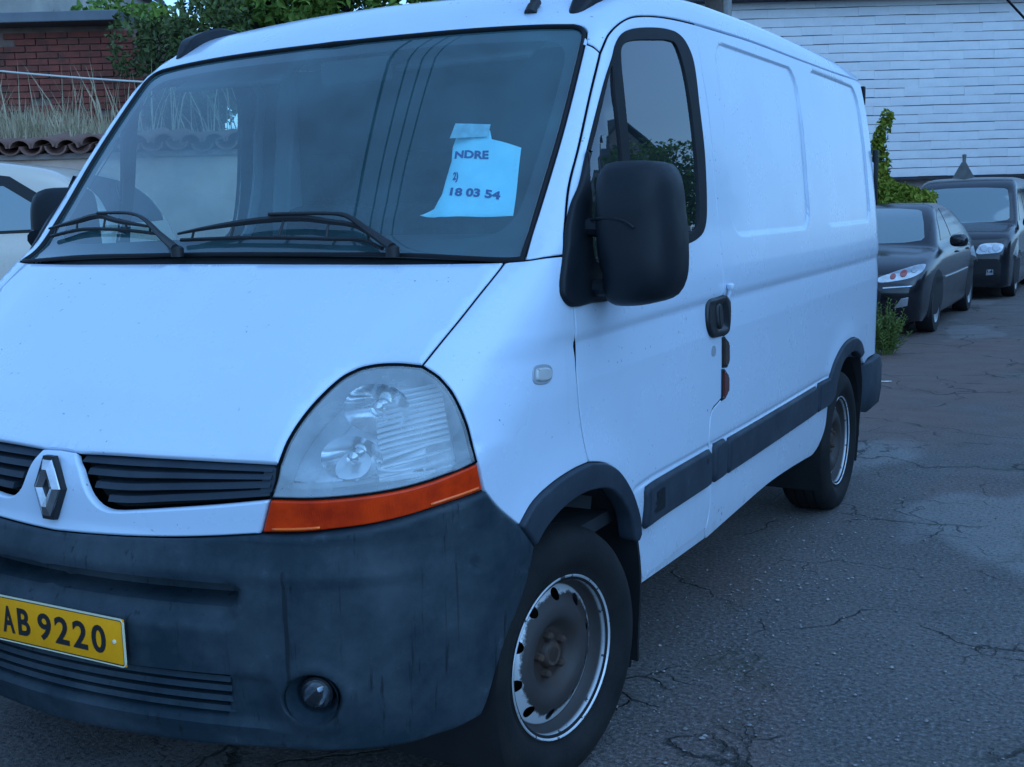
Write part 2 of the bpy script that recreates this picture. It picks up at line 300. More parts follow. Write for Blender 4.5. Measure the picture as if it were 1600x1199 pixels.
def rimmat():
    m, nt, b = nmat('rim_paint')
    tc = nt.nodes.new('ShaderNodeTexCoord'); sx = nt.nodes.new('ShaderNodeSeparateXYZ'); lk(nt, tc.outputs['Object'], sx.inputs[0])
    rr = mathn(nt, 'SQRT', mathn(nt, 'ADD', mathn(nt, 'MULTIPLY', sx.outputs[1], sx.outputs[1]), mathn(nt, 'MULTIPLY', sx.outputs[2], sx.outputs[2])))
    nz = mathn(nt, 'MULTIPLY', mathn(nt, 'SUBTRACT', noise(nt, 26., 8, .7), .5), .055)
    e = mathn(nt, 'ADD', mathn(nt, 'ADD', rr, nz), mathn(nt, 'MULTIPLY', sx.outputs[1], -.10))
    f1 = mathn(nt, 'MULTIPLY', ramp(nt, e, [(.163,0.),(.166,1.)]), ramp(nt, rr, [(.1845,1.),(.187,0.)]))
    chip = ramp(nt, noise(nt, 40., 5, .6), [(.60,1.),(.63,0.)])
    f2 = mathn(nt, 'MULTIPLY', ramp(nt, rr, [(.2035,0.),(.2055,1.)]), chip); f = mathn(nt, 'MAXIMUM', f1, f2)
    dark = mixc(nt, ramp(nt, rr, [(.055,0.),(.11,1.)]), (.030,.018,.013), (.038,.034,.034))
    dark = mixc(nt, ramp(nt, noise(nt, 13., 6, .65), [(.45,0.),(.7,.7)]), dark, (.036,.022,.016))
    c = mixc(nt, f, dark, (.58,.60,.62)); lk(nt, c, b.inputs['Base Color'])
    lk(nt, ramp(nt, f, [(0.,.62),(1.,.34)]), b.inputs['Roughness']); lk(nt, mathn(nt, 'MULTIPLY', f, .35), b.inputs['Metallic'])
    bump(nt, b, f, .25, .002)
rimmat()
def M(n): return MATS[n]
# ---------------------------------------------------------------- objects
def link(o, parent=None):
    COL.objects.link(o)
    if parent: o.parent = parent
    return o
def tag(o, label=None, cat=None, group=None, kind=None):
    for k, v in (('label', label), ('category', cat), ('group', group), ('kind', kind)):
        if v: o[k] = v
    return o
def empty(name, loc=(0,0,0), rz=0., label=None, cat=None, group=None):
    o = link(bpy.data.objects.new(name, None)); o.location = loc; o.rotation_euler = (0,0,rz); return tag(o, label, cat, group)
def mobj(name, V, F, mat, parent=None, smooth=True, sharp=None, normals=None, loc=None):
    me = bpy.data.meshes.new(name); me.from_pydata([tuple(map(float, v)) for v in V], [], [tuple(map(int, f)) for f in F]); me.validate(); me.update()
    me.materials.append(M(mat) if isinstance(mat, str) else mat)
    if smooth:
        me.polygons.foreach_set('use_smooth', [True]*len(me.polygons))
        if sharp: me.set_sharp_from_angle(angle=R(sharp))
    if normals is not None and len(normals) == len(me.vertices): me.normals_split_custom_set_from_vertices([tuple(map(float, n)) for n in normals])
    o = link(bpy.data.objects.new(name, me), parent)
    if loc is not None: o.location = loc
    return o
class MB:
    def __init__(s): s.v = []; s.f = []
    def add(s, V, F):
        n = len(s.v); s.v += [tuple(v) for v in V]; s.f += [tuple(i+n for i in f) for f in F]; return s
    def box(s, c, d, rot=None):
        x, y, z = (q*.5 for q in d)
        V = [Vector((a*x, b*y, e*z)) for a in (-1,1) for b in (-1,1) for e in (-1,1)]
        if rot is not None: V = [rot @ v for v in V]
        V = [(v[0]+c[0], v[1]+c[1], v[2]+c[2]) for v in V]
        return s.add(V, [(0,1,3,2),(4,6,7,5),(0,4,5,1),(2,3,7,6),(0,2,6,4),(1,5,7,3)])
    def bbox(s, c, d, b, rot=None):
        """box with chamfered edges"""
        x, y, z = (q*.5 for q in d); b = min(b, x*.9, y*.9, z*.9)
        bm = bmesh.new(); bmesh.ops.create_cube(bm, size=1.)
        for v in bm.verts: v.co = Vector((v.co.x*d[0], v.co.y*d[1], v.co.z*d[2]))
        bmesh.ops.bevel(bm, geom=list(bm.edges), offset=b, segments=2, profile=.5, affect='EDGES')
        V = [v.co.copy() for v in bm.verts]; bm.verts.index_update(); F = [[v.index for v in f.verts] for f in bm.faces]; bm.free()
        if rot is not None: V = [rot @ v for v in V]
        return s.add([(v[0]+c[0], v[1]+c[1], v[2]+c[2]) for v in V], F)
    def tube(s, P, r, n=8, caps=True):
        P = [Vector(p) for p in P]; rs = r if isinstance(r, (list, tuple)) else [r]*len(P); base = len(s.v); up = None
        for i, p in enumerate(P):
            t = (P[min(i+1, len(P)-1)]-P[max(i-1, 0)]).normalized()
            if up is None: up = t.orthogonal().normalized()
            else:
                up = up-t*up.dot(t); up = up.normalized() if up.length > 1e-6 else t.orthogonal().normalized()
            w = t.cross(up)
            for k in range(n):
                a = 2*math.pi*k/n; q = p+(up*math.cos(a)+w*math.sin(a))*rs[i]; s.v.append(tuple(q))
        for i in range(len(P)-1):
            for k in range(n):
                a = base+i*n+k; b = base+i*n+(k+1) % n; s.f.append((a, b, b+n, a+n))
        if caps:
            s.f.append(tuple(base+k for k in range(n))[::-1]); s.f.append(tuple(base+(len(P)-1)*n+k for k in range(n)))
        return s
    def lathe(s, prof, n=48, axis='x', c=(0,0,0), close=False):
        """prof = (axial, radius)"""
        base = len(s.v); m = len(prof)
        for k in range(n):
            a = 2*math.pi*k/n; ca, sa = math.cos(a), math.sin(a)
            for h, r in prof:
                q = {'x': (h, r*ca, r*sa), 'y': (r*ca, h, r*sa), 'z': (r*ca, r*sa, h)}[axis]; s.v.append((q[0]+c[0], q[1]+c[1], q[2]+c[2]))
        for k in range(n):
            for j in range(m-1 if not close else m):
                a = base+k*m+j; a2 = base+k*m+(j+1) % m; b = base+((k+1) % n)*m+j; b2 = base+((k+1) % n)*m+(j+1) % m; s.f.append((a, b, b2, a2))
        return s
    def build(s, name, mat, parent=None, smooth=True, sharp=35, loc=None):
        o = mobj(name, s.v, s.f, mat, parent, smooth, sharp, loc=loc)
        bm = bmesh.new(); bm.from_mesh(o.data); bmesh.ops.recalc_face_normals(bm, faces=bm.faces); bm.to_mesh(o.data); bm.free()
        if smooth and sharp: o.data.set_sharp_from_angle(angle=R(sharp))
        return o
def mirrored(o, parent=None, name=None):
    """the same part on the other side of the van"""
    me = o.data.copy(); nv = len(me.vertices); co = np.empty(nv*3); me.vertices.foreach_get('co', co); co = co.reshape(-1,3); co[:,0] *= -1
    F = [tuple(p.vertices)[::-1] for p in me.polygons]
    n2 = mobj(name or o.name.split('.')[0], co, F, me.materials[0], parent or o.parent)
    n2.data.set_sharp_from_angle(angle=R(40))
    for k in ('label','kind'):
        if k in o: n2[k] = o[k]
    return n2
# ---------------------------------------------------------------- curves and panels on the body surface
def crom(P, step=.012, closed=False):
    P = [np.array(p, float) for p in P]
    if len(P) == 2 and not closed:
        n = max(2, int(np.linalg.norm(P[1]-P[0])/step)+1); return [P[0]+(P[1]-P[0])*i/n for i in range(n+1)]
    out = []; n = len(P); rng = n if closed else n-1
    for i in range(rng):
        p1, p2 = P[i], P[(i+1) % n]
        p0 = P[(i-1) % n] if closed or i > 0 else 2*p1-p2; p3 = P[(i+2) % n] if closed or i+2 < n else 2*p2-p1
        t = [0.]
        for a, b in ((p0,p1),(p1,p2),(p2,p3)): t.append(t[-1]+max(np.linalg.norm(b-a), 1e-5)**.5)
        k = max(1, int(round(np.linalg.norm(p2-p1)/step)))
        for j in range(k):
            u = t[1]+(t[2]-t[1])*j/k
            A1 = (t[1]-u)/(t[1]-t[0])*p0+(u-t[0])/(t[1]-t[0])*p1; A2 = (t[2]-u)/(t[2]-t[1])*p1+(u-t[1])/(t[2]-t[1])*p2; A3 = (t[3]-u)/(t[3]-t[2])*p2+(u-t[2])/(t[3]-t[2])*p3
            B1 = (t[2]-u)/(t[2]-t[0])*A1+(u-t[0])/(t[2]-t[0])*A2; B2 = (t[3]-u)/(t[3]-t[1])*A2+(u-t[1])/(t[3]-t[1])*A3
            out.append((t[2]-u)/(t[2]-t[1])*B1+(u-t[1])/(t[2]-t[1])*B2)
    if not closed: out.append(P[-1])
    return out
def loop(*segs, step=.012):
    pts = []
    for sg in segs:
        if isinstance(sg, str):
            P = CUR[sg[1:]][::-1] if sg[0] == '-' else CUR[sg]
        else: P = sg
        q = crom(P, step) if len(P) > 1 else [np.array(P[0], float)]
        if pts and np.linalg.norm(pts[-1]-q[0]) < .004: q = q[1:]
        pts += q
    if np.linalg.norm(pts[0]-pts[-1]) < .004: pts.pop()
    return np.array(pts)
def closed(P, step=.012): return np.array(crom(CUR[P] if isinstance(P, str) else P, step, True))
def chart(d):
    d = np.array(d, float); d /= np.linalg.norm(d); u = np.array([0,0,1.]) if abs(d[2]) < .9 else np.array([0,1.,0])
    e1 = np.cross(d, u); e1 /= np.linalg.norm(e1); return e1, np.cross(e1, d), d
CH = {'side': (-1,0,0), 'front': (0,1,0), 'top': (0,0,-1), 'diag': (-.75,.66,0), 'hood': (-.06,.55,-.83), 'glass': (-.05,.72,-.69), 'roof': (-.55,0,-.83), 'pillar': (-.72,.55,-.42), 'rear': (0,-1,0)}
def inpoly(Q, poly):
    x, y = Q[:,0], Q[:,1]; r = np.zeros(len(Q), bool); a = poly; b = np.roll(poly, -1, 0)
    for (x1, y1), (x2, y2) in zip(a, b):
        if y1 == y2: continue
        c = ((y1 > y) != (y2 > y)) & (x < (x2-x1)*(y-y1)/(y2-y1)+x1); r ^= c
    return r
def inset2(q, d):
    """move a closed CCW 2-D polygon inwards by d"""
    e = np.roll(q, -1, 0)-q; e /= np.maximum(np.linalg.norm(e, axis=1, keepdims=True), 1e-9)
    n = np.stack([-e[:,1], e[:,0]], 1); np_ = np.roll(n, 1, 0); m = n+np_; L = np.linalg.norm(m, axis=1, keepdims=True); m /= np.maximum(L, 1e-6)
    k = 1/np.maximum((m*n).sum(1, keepdims=True), .45); return q+m*k*d
def keep_centre(q, r, cen):
    """points on the van's centre line slide along it only"""
    r = r.copy(); n = len(q)
    for i in np.where(cen)[0]:
        a, b = (i-1) % n, (i+1) % n; r[i] = q[i]
        if cen[a] != cen[b]:
            on, off = (a, b) if cen[a] else (b, a); u = q[on]-q[i]; u /= max(np.linalg.norm(u), 1e-9); r[i] = q[i]+u*float((r[off]-q[off])@u)
    return r
def area2(q): return .5*np.sum(q[:,0]*np.roll(q[:,1], -1)-np.roll(q[:,0], -1)*q[:,1])
def surf(P, ch, off=0., disp=None):
    e1, e2, d = chart(CH[ch] if isinstance(ch, str) else ch)
    P = np.asarray(P, float); o = P-d*((P@d)[:,None])-d*0
    base = (np.array([.4,1.8,1.2])@d)-3.6
    H = cast(o+d*base, d); N = normal(H)
    f = off if disp is None else (off+disp(H))[:,None]
    return H+N*f, N
def panel(name, P3, ch, mat, parent=None, off=0., gap=.0025, thick=.014, step=.03, bevel=.003, holes=(), half=False, disp=None, gx=None, gy=None, mirror=False, hole_gap=.0):
    e1, e2, d = chart(CH[ch] if isinstance(ch, str) else ch)
    P3 = np.asarray(P3, float); to2 = lambda P: np.stack([P@e1, P@e2], 1)
    polys = []
    for i, P in enumerate([P3]+[np.asarray(h, float) for h in holes]):
        q = to2(P); cen = (np.abs(P[:,0]) < 1e-4) if half else np.zeros(len(P), bool)
        a = area2(q)
        if (a < 0) == (i == 0): q = q[::-1]; cen = cen[::-1]      # outer CCW, holes CW
        qi = keep_centre(q, inset2(q, gap if i == 0 else hole_gap), cen); qb = keep_centre(qi, inset2(qi, bevel), cen); polys.append((qi, qb, cen))
    outer = polys[0][1]
    lo, hi = outer.min(0), outer.max(0)
    ax = np.arange(lo[0]+step*.5, hi[0], step) if gx is None else np.array(gx, float); ay = np.arange(lo[1]+step*.5, hi[1], step) if gy is None else np.array(gy, float)
    G = np.stack(np.meshgrid(ax, ay), -1).reshape(-1,2)
    keep = inpoly(G, outer)
    for h in polys[1:]: keep &= ~inpoly(G, h[1])
    G = G[keep]; B = np.concatenate([p[1] for p in polys])
    mind = np.full(len(G), 9.)
    for i in range(0, len(B), 64): mind = np.minimum(mind, np.linalg.norm(G[:,None]-B[None,i:i+64], axis=2).min(1))
    G = G[mind > min(step*.4, .012)]
    pts = np.concatenate([B, G]); ed = []; k = 0
    for p in polys:
        n = len(p[1]); ed += [(k+i, k+(i+1) % n) for i in range(n)]; k += n
    ov, oe, of, orv, _, _ = delaunay_2d_cdt([Vector(p) for p in pts], ed, [], 0, 1e-6)
    ov = np.array([(v[0], v[1]) for v in ov]); tri = np.array([f for f in of if len(f) == 3])
    c = ov[tri].mean(1); kp = inpoly(c, outer)
    for h in polys[1:]: kp &= ~inpoly(c, h[1])
    tri = tri[kp]; inv = {}
    for oi, lst in enumerate(orv):
        for j in lst: inv[j] = oi
    H, N = surf(ov[:,:1]*e1+ov[:,1:]*e2, ch, off, disp)
    k = 0; V = [H]; NN = [N]; F = [tuple(t) for t in tri]; base = len(H)
    t0 = H[tri[:,1]]-H[tri[:,0]]; t1 = H[tri[:,2]]-H[tri[:,0]]
    if np.median((np.cross(t0, t1)*N[tri[:,0]]).sum(1)) < 0: F = [f[::-1] for f in F]; flip = True
    else: flip = False
    for qi, qb, cen in polys:
        n = len(qi); ids = [inv[k+i] for i in range(n)]; k += n
        A, NA = surf(qi[:,:1]*e1+qi[:,1:]*e2, ch, off, disp); A1 = A-NA*bevel; A2 = A-NA*thick
        V += [A1, A2]; NN += [np.zeros_like(NA)]*2
        for i in range(n):
            j = (i+1) % n
            if cen[i] and cen[j]: continue
            for qd in ((ids[i], base+i, base+j, ids[j]), (base+i, base+n+i, base+n+j, base+j)): F.append(qd[::-1] if flip else qd)
        base += 2*n
        if half:
            for i in range(n):
                if cen[i]:
                    H[ids[i],0] = 0; A1[i,0] = 0; A2[i,0] = 0
    V = np.concatenate(V); NN = np.concatenate(NN)
    if half:
        mv = V*np.array([-1,1,1]); n = len(V); cm = np.abs(V[:,0]) < 1e-6; idx = np.where(cm, np.arange(n), np.arange(n)+n)
        F = F+[tuple(int(idx[i]) for i in f)[::-1] for f in F]; V = np.concatenate([V, mv]); NN = np.concatenate([NN, NN*np.array([-1,1,1])])
        used = np.unique(np.concatenate([np.array(f) for f in F])); re = -np.ones(len(V), int); re[used] = np.arange(len(used))
        V = V[used]; NN = NN[used]; F = [tuple(re[list(f)]) for f in F]
        NN[np.abs(V[:,0]) < 1e-6, 0] = 0
    o = mobj(name, V, F, mat, parent, normals=None if disp is not None else NN)
    if disp is not None: o.data.set_sharp_from_angle(angle=R(50))
    if mirror: return o, (mobj(name, V*np.array([-1,1,1]), [f[::-1] for f in F], mat, parent, normals=None if disp is not None else NN*np.array([-1,1,1])))
    return o
# ---------------------------------------------------------------- setting materials
def asphalt():
    m, nt, b = nmat('asphalt')
    big = noise(nt, .55, 5, .55); mid = noise(nt, 3.2, 6, .6); fine = noise(nt, 62., 4, .75); agg = noise(nt, 150., 3, .65)
    c = mixc(nt, ramp(nt, big, [(.42,0.),(.58,1.)]), (.100,.088,.083), (.125,.107,.098))
    c = mixc(nt, ramp(nt, noise(nt, .8, 3, .5, stretch=(1.6,.55,1)), [(.50,0.),(.60,.8)]), c, (.125,.082,.070))
    c = mixc(nt, ramp(nt, mid, [(.45,0.),(.75,.6)]), c, (.090,.086,.084))
    patch = ramp(nt, noise(nt, .42, 4, .5, stretch=(1.5,.6,1)), [(.53,0.),(.56,1.)])
    c = mixc(nt, mathn(nt, 'MULTIPLY', patch, .6), c, (.215,.210,.205))
    c = mixc(nt, ramp(nt, fine, [(.53,0.),(.64,.9)]), c, (.21,.20,.195)); c = mixc(nt, ramp(nt, fine, [(.36,.9),(.49,0.)]), c, (.018,.018,.020)); c = mixc(nt, ramp(nt, agg, [(.60,0.),(.70,.8)]), c, (.30,.29,.28))
    tg = nt.nodes.new('ShaderNodeTexCoord'); sg = nt.nodes.new('ShaderNodeSeparateXYZ'); lk(nt, tg.outputs['Object'], sg.inputs[0])
    ny = mathn(nt, 'MULTIPLY', mathn(nt, 'SUBTRACT', noise(nt, .9, 6, .6), .5), 4.5)
    far = ramp(nt, mathn(nt, 'DIVIDE', mathn(nt, 'ADD', sg.outputs[1], ny), 12.), [(.36,0.),(.46,1.),(.84,1.),(.95,.2)]); lft = ramp(nt, mathn(nt, 'DIVIDE', mathn(nt, 'ADD', sg.outputs[0], ny), 4.), [(.25,1.),(.55,0.)])
    c = mixc(nt, mathn(nt, 'MULTIPLY', mathn(nt, 'MULTIPLY', far, lft), .75), c, (.150,.088,.068))
    tc = nt.nodes.new('ShaderNodeTexCoord'); ns = nt.nodes.new('ShaderNodeTexNoise'); ns.inputs['Scale'].default_value = 2.4; ns.inputs['Detail'].default_value = 7; lk(nt, tc.outputs['Object'], ns.inputs['Vector'])
    dv = nt.nodes.new('ShaderNodeMix'); dv.data_type = 'RGBA'; dv.blend_type = 'ADD'; dv.inputs[0].default_value = .55; lk(nt, tc.outputs['Object'], dv.inputs[6]); lk(nt, ns.outputs['Color'], dv.inputs[7])
    def crack(scale, w, msk, m0, m1):
        v = nt.nodes.new('ShaderNodeTexVoronoi'); v.feature = 'DISTANCE_TO_EDGE'; v.inputs['Scale'].default_value = scale; lk(nt, dv.outputs[2], v.inputs['Vector'])
        line = ramp(nt, v.outputs['Distance'], [(w*.35,1.),(w,0.)]); return mathn(nt, 'MULTIPLY', line, ramp(nt, noise(nt, msk, 4, .6), [(m0,0.),(m1,1.)]))
    k1 = crack(.85,.007,1.3,.44,.54); k2 = crack(2.6,.012,1.1,.54,.62); cr = mathn(nt, 'MAXIMUM', k1, k2)
    c = mixc(nt, mathn(nt, 'MULTIPLY', cr, .9), c, (.012,.013,.012))
    moss = mathn(nt, 'MULTIPLY', crack(.85,.055,1.7,.50,.62), ramp(nt, noise(nt, 30., 5, .7), [(.42,0.),(.6,1.)])); c = mixc(nt, mathn(nt, 'MULTIPLY', moss, .8), c, (.030,.036,.016))
    lk(nt, c, b.inputs['Base Color'])
    r = mathn(nt, 'SUBTRACT', ramp(nt, mid, [(.3,.62),(.7,.82)]), mathn(nt, 'MULTIPLY', patch, .12)); lk(nt, r, b.inputs['Roughness'])
    h = mathn(nt, 'ADD', mathn(nt, 'MULTIPLY', fine, .5), mathn(nt, 'MULTIPLY', agg, .25)); h = mathn(nt, 'SUBTRACT', h, mathn(nt, 'MULTIPLY', cr, 1.6)); h = mathn(nt, 'ADD', h, mathn(nt, 'MULTIPLY', mid, .9))
    bump(nt, b, h, 1., .012)
asphalt()
def randmat(name, a, c, rough=.8, scale=5., bmp=.2, bscale=40.):
    m, nt, b = nmat(name); oi = nt.nodes.new('ShaderNodeObjectInfo'); f = mixc(nt, oi.outputs['Random'], a, c)
    f = mixc(nt, ramp(nt, noise(nt, scale, 6, .65), [(.45,0.),(.8,.5)]), f, tuple(x*.55 for x in a)); lk(nt, f, b.inputs['Base Color']); b.inputs['Roughness'].default_value = rough; bump(nt, b, noise(nt, bscale, 5), bmp, .01)
simple('slate_gap', (.24,.24,.26), .9)
randmat('slate_white', (.76,.74,.74), (.83,.81,.80), .55, 1.3, .15, 25)
randmat('clay_tile', (.16,.075,.055), (.24,.13,.10), .85, 9., .4, 40)
simple('plaster', (.82,.60,.48), .95, spec=.1, col2=(.58,.42,.34), scale=2.2, bmp=.4, bscale=18)
simple('plinth', (.42,.33,.30), .9, col2=(.30,.25,.23), scale=2., bmp=.2)
simple('zinc', (.16,.18,.20), .55, var=.3, scale=3)
simple('dark_roof', (.035,.04,.05), .7, var=.4, scale=4, bmp=.2, bscale=14)
simple('brown_render', (.20,.14,.12), .9, var=.3, scale=1.5)
simple('cream_render', (.42,.39,.34), .9, col2=(.26,.25,.23), scale=.9)
simple('brick', (.31,.085,.062), .95, spec=.1, col2=(.16,.065,.052), scale=7., bmp=.4, bscale=60)
simple('mortar', (.30,.20,.16), .95, var=.4, scale=6.)
simple('bark', (.045,.036,.028), .95, var=.5, scale=14., bmp=.6, bscale=30)
simple('pole_wood', (.10,.075,.06), .9, var=.5, scale=8., bmp=.4)
simple('concrete', (.30,.29,.27), .9, var=.3, scale=6.)
simple('cable_black', (.006,.006,.007), .7)
simple('cable_white', (.55,.53,.48), .7)
simple('sign_grey', (.20,.20,.19), .6, .3, var=.3, scale=9.)
simple('stone', (.10,.095,.09), .9, col2=(.36,.35,.34), scale=24.)
simple('dry_grass', (.52,.42,.29), .95, col2=(.28,.24,.14), scale=7., spec=.1)
simple('white_scrap', (.8,.8,.8), .8)
simple('soil', (.05,.042,.03), .95, var=.4, scale=6., bmp=.5, bscale=12)
simple('pane', (.02,.026,.03), .08)
def leafmat(name, a, c, rough=.6):
    m, nt, b = nmat(name); f = ramp(nt, noise(nt, 1.7, 4), [(.36,0.),(.64,1.)]); g = ramp(nt, noise(nt, 14., 3), [(.35,0.),(.65,1.)])
    q = mixc(nt, f, a, c); q = mixc(nt, mathn(nt, 'MULTIPLY', g, .5), q, tuple(x*.55 for x in a)); lk(nt, q, b.inputs['Base Color']); b.inputs['Roughness'].default_value = rough; b.inputs['Specular IOR Level'].default_value = .2
leafmat('leaf_tree', (.10,.19,.036), (.27,.37,.065)); leafmat('leaf_ivy', (.15,.20,.020), (.38,.40,.05)); leafmat('leaf_weed', (.13,.19,.05), (.24,.30,.08)); leafmat('leaf_dark', (.06,.09,.03), (.13,.16,.055))
# ---------------------------------------------------------------- ground
def gz_(x, y): return .42*float(sstep(-1.7,-3.3,np.array(x)))
gx_ = sorted(set([-300,-120,-50,-20,-12,-8,-6,-5,-4]+[round(-3.4+.1*i, 2) for i in range(19)]+[-1.5,-1,0,1,2,3,5,8,14,30,80,300])); gy_ = [-300,-80,-20,-8,-4,-2,0,2,4,6,8,11,15,20,30,60,150,400]
V = [(x, y, gz_(x, y)) for y in gy_ for x in gx_]; n = len(gx_)
g = mobj('ground', V, [(j*n+i, j*n+i+1, (j+1)*n+i+1, (j+1)*n+i) for j in range(len(gy_)-1) for i in range(n-1)], 'asphalt'); tag(g, kind='structure')
RV = Vector((.8774,.4798,0)); FV = Vector((-.4798,.8774,0))       # along and away from the rear walls
# ---------------------------------------------------------------- building clad in white slates
bs = Vector((-.22,25.0,0))
bld = empty('slate_clad_building', bs, math.atan2(RV.y, RV.x), 'long building clad in white painted slates under a dark eave', 'building')
W0_, W1_ = -7.2, 1.6; HB, HT = 1.97, 5.66
mb = MB(); mb.box(((W0_+W1_)/2,2.06,(HB+HT)/2), (W1_-W0_-.1,4,HT-HB)); mb.build('backing_wall', 'slate_gap', bld, smooth=False)
mb = MB(); mb.box(((W0_+W1_)/2,2.2,HB/2-.01), (W1_-W0_,4,HB-.02)); mb.build('plinth_wall', 'plinth', bld, smooth=False)
mb = MB(); mb.box(((W0_+W1_)/2,.02,HB-.035), (W1_-W0_,.10,.05)); mb.build('drip_edge', 'dark_roof', bld, smooth=False)
mb = MB(); mb.box(((W0_+W1_)/2,1.9,HT+.14), (W1_-W0_+.4,4.6,.22)); mb.add([(W0_-.2,-.4,HT+.25),(W1_+.2,-.4,HT+.25),(W1_+.2,4.2,HT+.25),(W0_-.2,4.2,HT+.25),(W0_-.2,1.9,HT+1.6),(W1_+.2,1.9,HT+1.6)], [(0,1,5,4),(2,3,4,5),(0,4,3),(1,2,5)]); mb.build('roof', 'dark_roof', bld, smooth=False)
random.seed(5); sw, sh = .64, .188; rows = int((HT-HB)/sh)+1; me_s = []
for k in range(3):
    mb = MB(); mb.bbox((0,0,0), (sw-.0015-.0005*k,.014,sh-.012-.002*k), .002); o = mb.build('slate', 'slate_white', bld, smooth=False); me_s.append(o.data); bpy.data.objects.remove(o)
for j in range(rows):
    z = HB+sh*(j+.5); x = W0_+.1+(sw/2 if j % 2 else 0)+random.uniform(-.05,.05)
    while x < W1_:
        o = bpy.data.objects.new('slate', random.choice(me_s)); link(o, bld); o.location = (x,.036+random.uniform(-.003,.003),z+random.uniform(-.006,.006)); o.rotation_euler = (R(2.5)+random.uniform(-.01,.01), random.uniform(-.006,.006), random.uniform(-.006,.006)); x += sw
# ---------------------------------------------------------------- plaster wall with a clay tile coping, left
pw = Vector((-3.86,4.53,0)); wl_ = empty('plaster_wall', pw, math.atan2(RV.y, RV.x), 'rendered garden wall with clay roof tiles along its top', 'wall')
mb = MB(); mb.box((-1.6,.15,1.0), (7.0,.26,2.0)); mb.build('render', 'plaster', wl_, smooth=False)
mb = MB(); mb.add([(-5.1,-.02,1.98),(1.9,-.02,1.98),(1.9,.5,2.06),(-5.1,.5,2.06),(-5.1,-.02,2.02),(1.9,-.02,2.02),(1.9,.5,2.10),(-5.1,.5,2.10)], [(0,1,5,4),(4,5,6,7),(3,2,6,7)]); mb.build('mortar_bed', 'plinth', wl_, smooth=False)
def tile_mesh(up):
    V = []; F = []; n = 9; 
    for e, (y, r_) in enumerate(((-.10,.088),(.50,.070))):
        for t in (0, 1):
            rr = r_-.014*t
            for k in range(n):
                a = math.pi*k/(n-1); V.append((rr*math.cos(a), y, (rr*math.sin(a)*.8)*(1 if up else -1)+(.14*(y+.1) if 1 else 0)))
    for k in range(n-1):
        F += [(k,k+1,2*n+k+1,2*n+k), (n+k,3*n+k,3*n+k+1,n+k+1), (k,n+k,n+k+1,k+1), (2*n+k,2*n+k+1,3*n+k+1,3*n+k)]
    F += [(0,2*n,3*n,n), (n-1,2*n-1,4*n-1,3*n-1)]
    mb = MB(); mb.add(V, F); o = mb.build('tile', 'clay_tile', None, sharp=50); me = o.data; bpy.data.objects.remove(o); return me
tu, td = tile_mesh(True), tile_mesh(False); random.seed(2)
for i in range(36):
    x = -5.0+.186*i
    for me, dz, dx in ((tu,.07,0), (td,.075,.093)):
        o = bpy.data.objects.new('coping_tile', me); link(o, wl_); o.location = (x+dx+random.uniform(-.012,.012), random.uniform(-.03,.03), 2.0+dz+random.uniform(-.012,.015)); o.rotation_euler = (random.uniform(-.03,.03), random.uniform(-.05,.05), random.uniform(-.06,.06))
# raised bank behind the wall, brick outbuilding
bk = Vector((-8.0,5.9,0)); ang = math.atan2(RV.y, RV.x)
V = []; ns = 14
for i in range(ns+1):
    for j, (d, h) in enumerate(((.32,1.9),(.9,1.96),(1.8,2.05),(3.6,2.1),(6,2.1))):
        p = pw+RV*(-5.5+7.0*i/ns)+FV*d; V.append((p.x, p.y, h+.05*math.sin(i*1.7+j)))
tag(mobj('bank', V, [(i*5+j, (i+1)*5+j, (i+1)*5+j+1, i*5+j+1) for i in range(ns) for j in range(4)], 'soil'), kind='structure')
sb = empty('brick_outbuilding', pw+RV*-1.0+FV*3.0, ang, 'weathered red brick outbuilding with a grey metal roof edge', 'outbuilding')
BW0, BW1, BZ0, BZ1 = -5.5, -.72, 1.9, 3.46
mb = MB(); mb.box(((BW0+BW1)/2,1.52,(BZ0+BZ1)/2), (BW1-BW0,3.0,BZ1-BZ0)); mb.build('mortar_wall', 'mortar', sb, smooth=False)
mb = MB(); random.seed(9); bh, bw_ = .0655, .22; nr = int((BZ1-BZ0)/bh)
for j in range(nr):
    x = BW0+(bw_/2 if j % 2 else 0)
    while x+bw_ < BW1+.02:
        if random.random() > .02: mb.box((x+bw_/2+random.uniform(-.004,.004), .015+random.uniform(-.004,.003), BZ0+bh*(j+.5)), (bw_-.012,.05,bh-.012))
        x += bw_
tag(mb.build('bricks', 'brick', sb, smooth=False), kind='stuff')
mb = MB(); mb.bbox(((BW0+BW1)/2-.15,1.4,BZ1+.05), (BW1-BW0-.1,3.4,.10), .01); mb.build('roof_edge', 'zinc', sb, smooth=False)
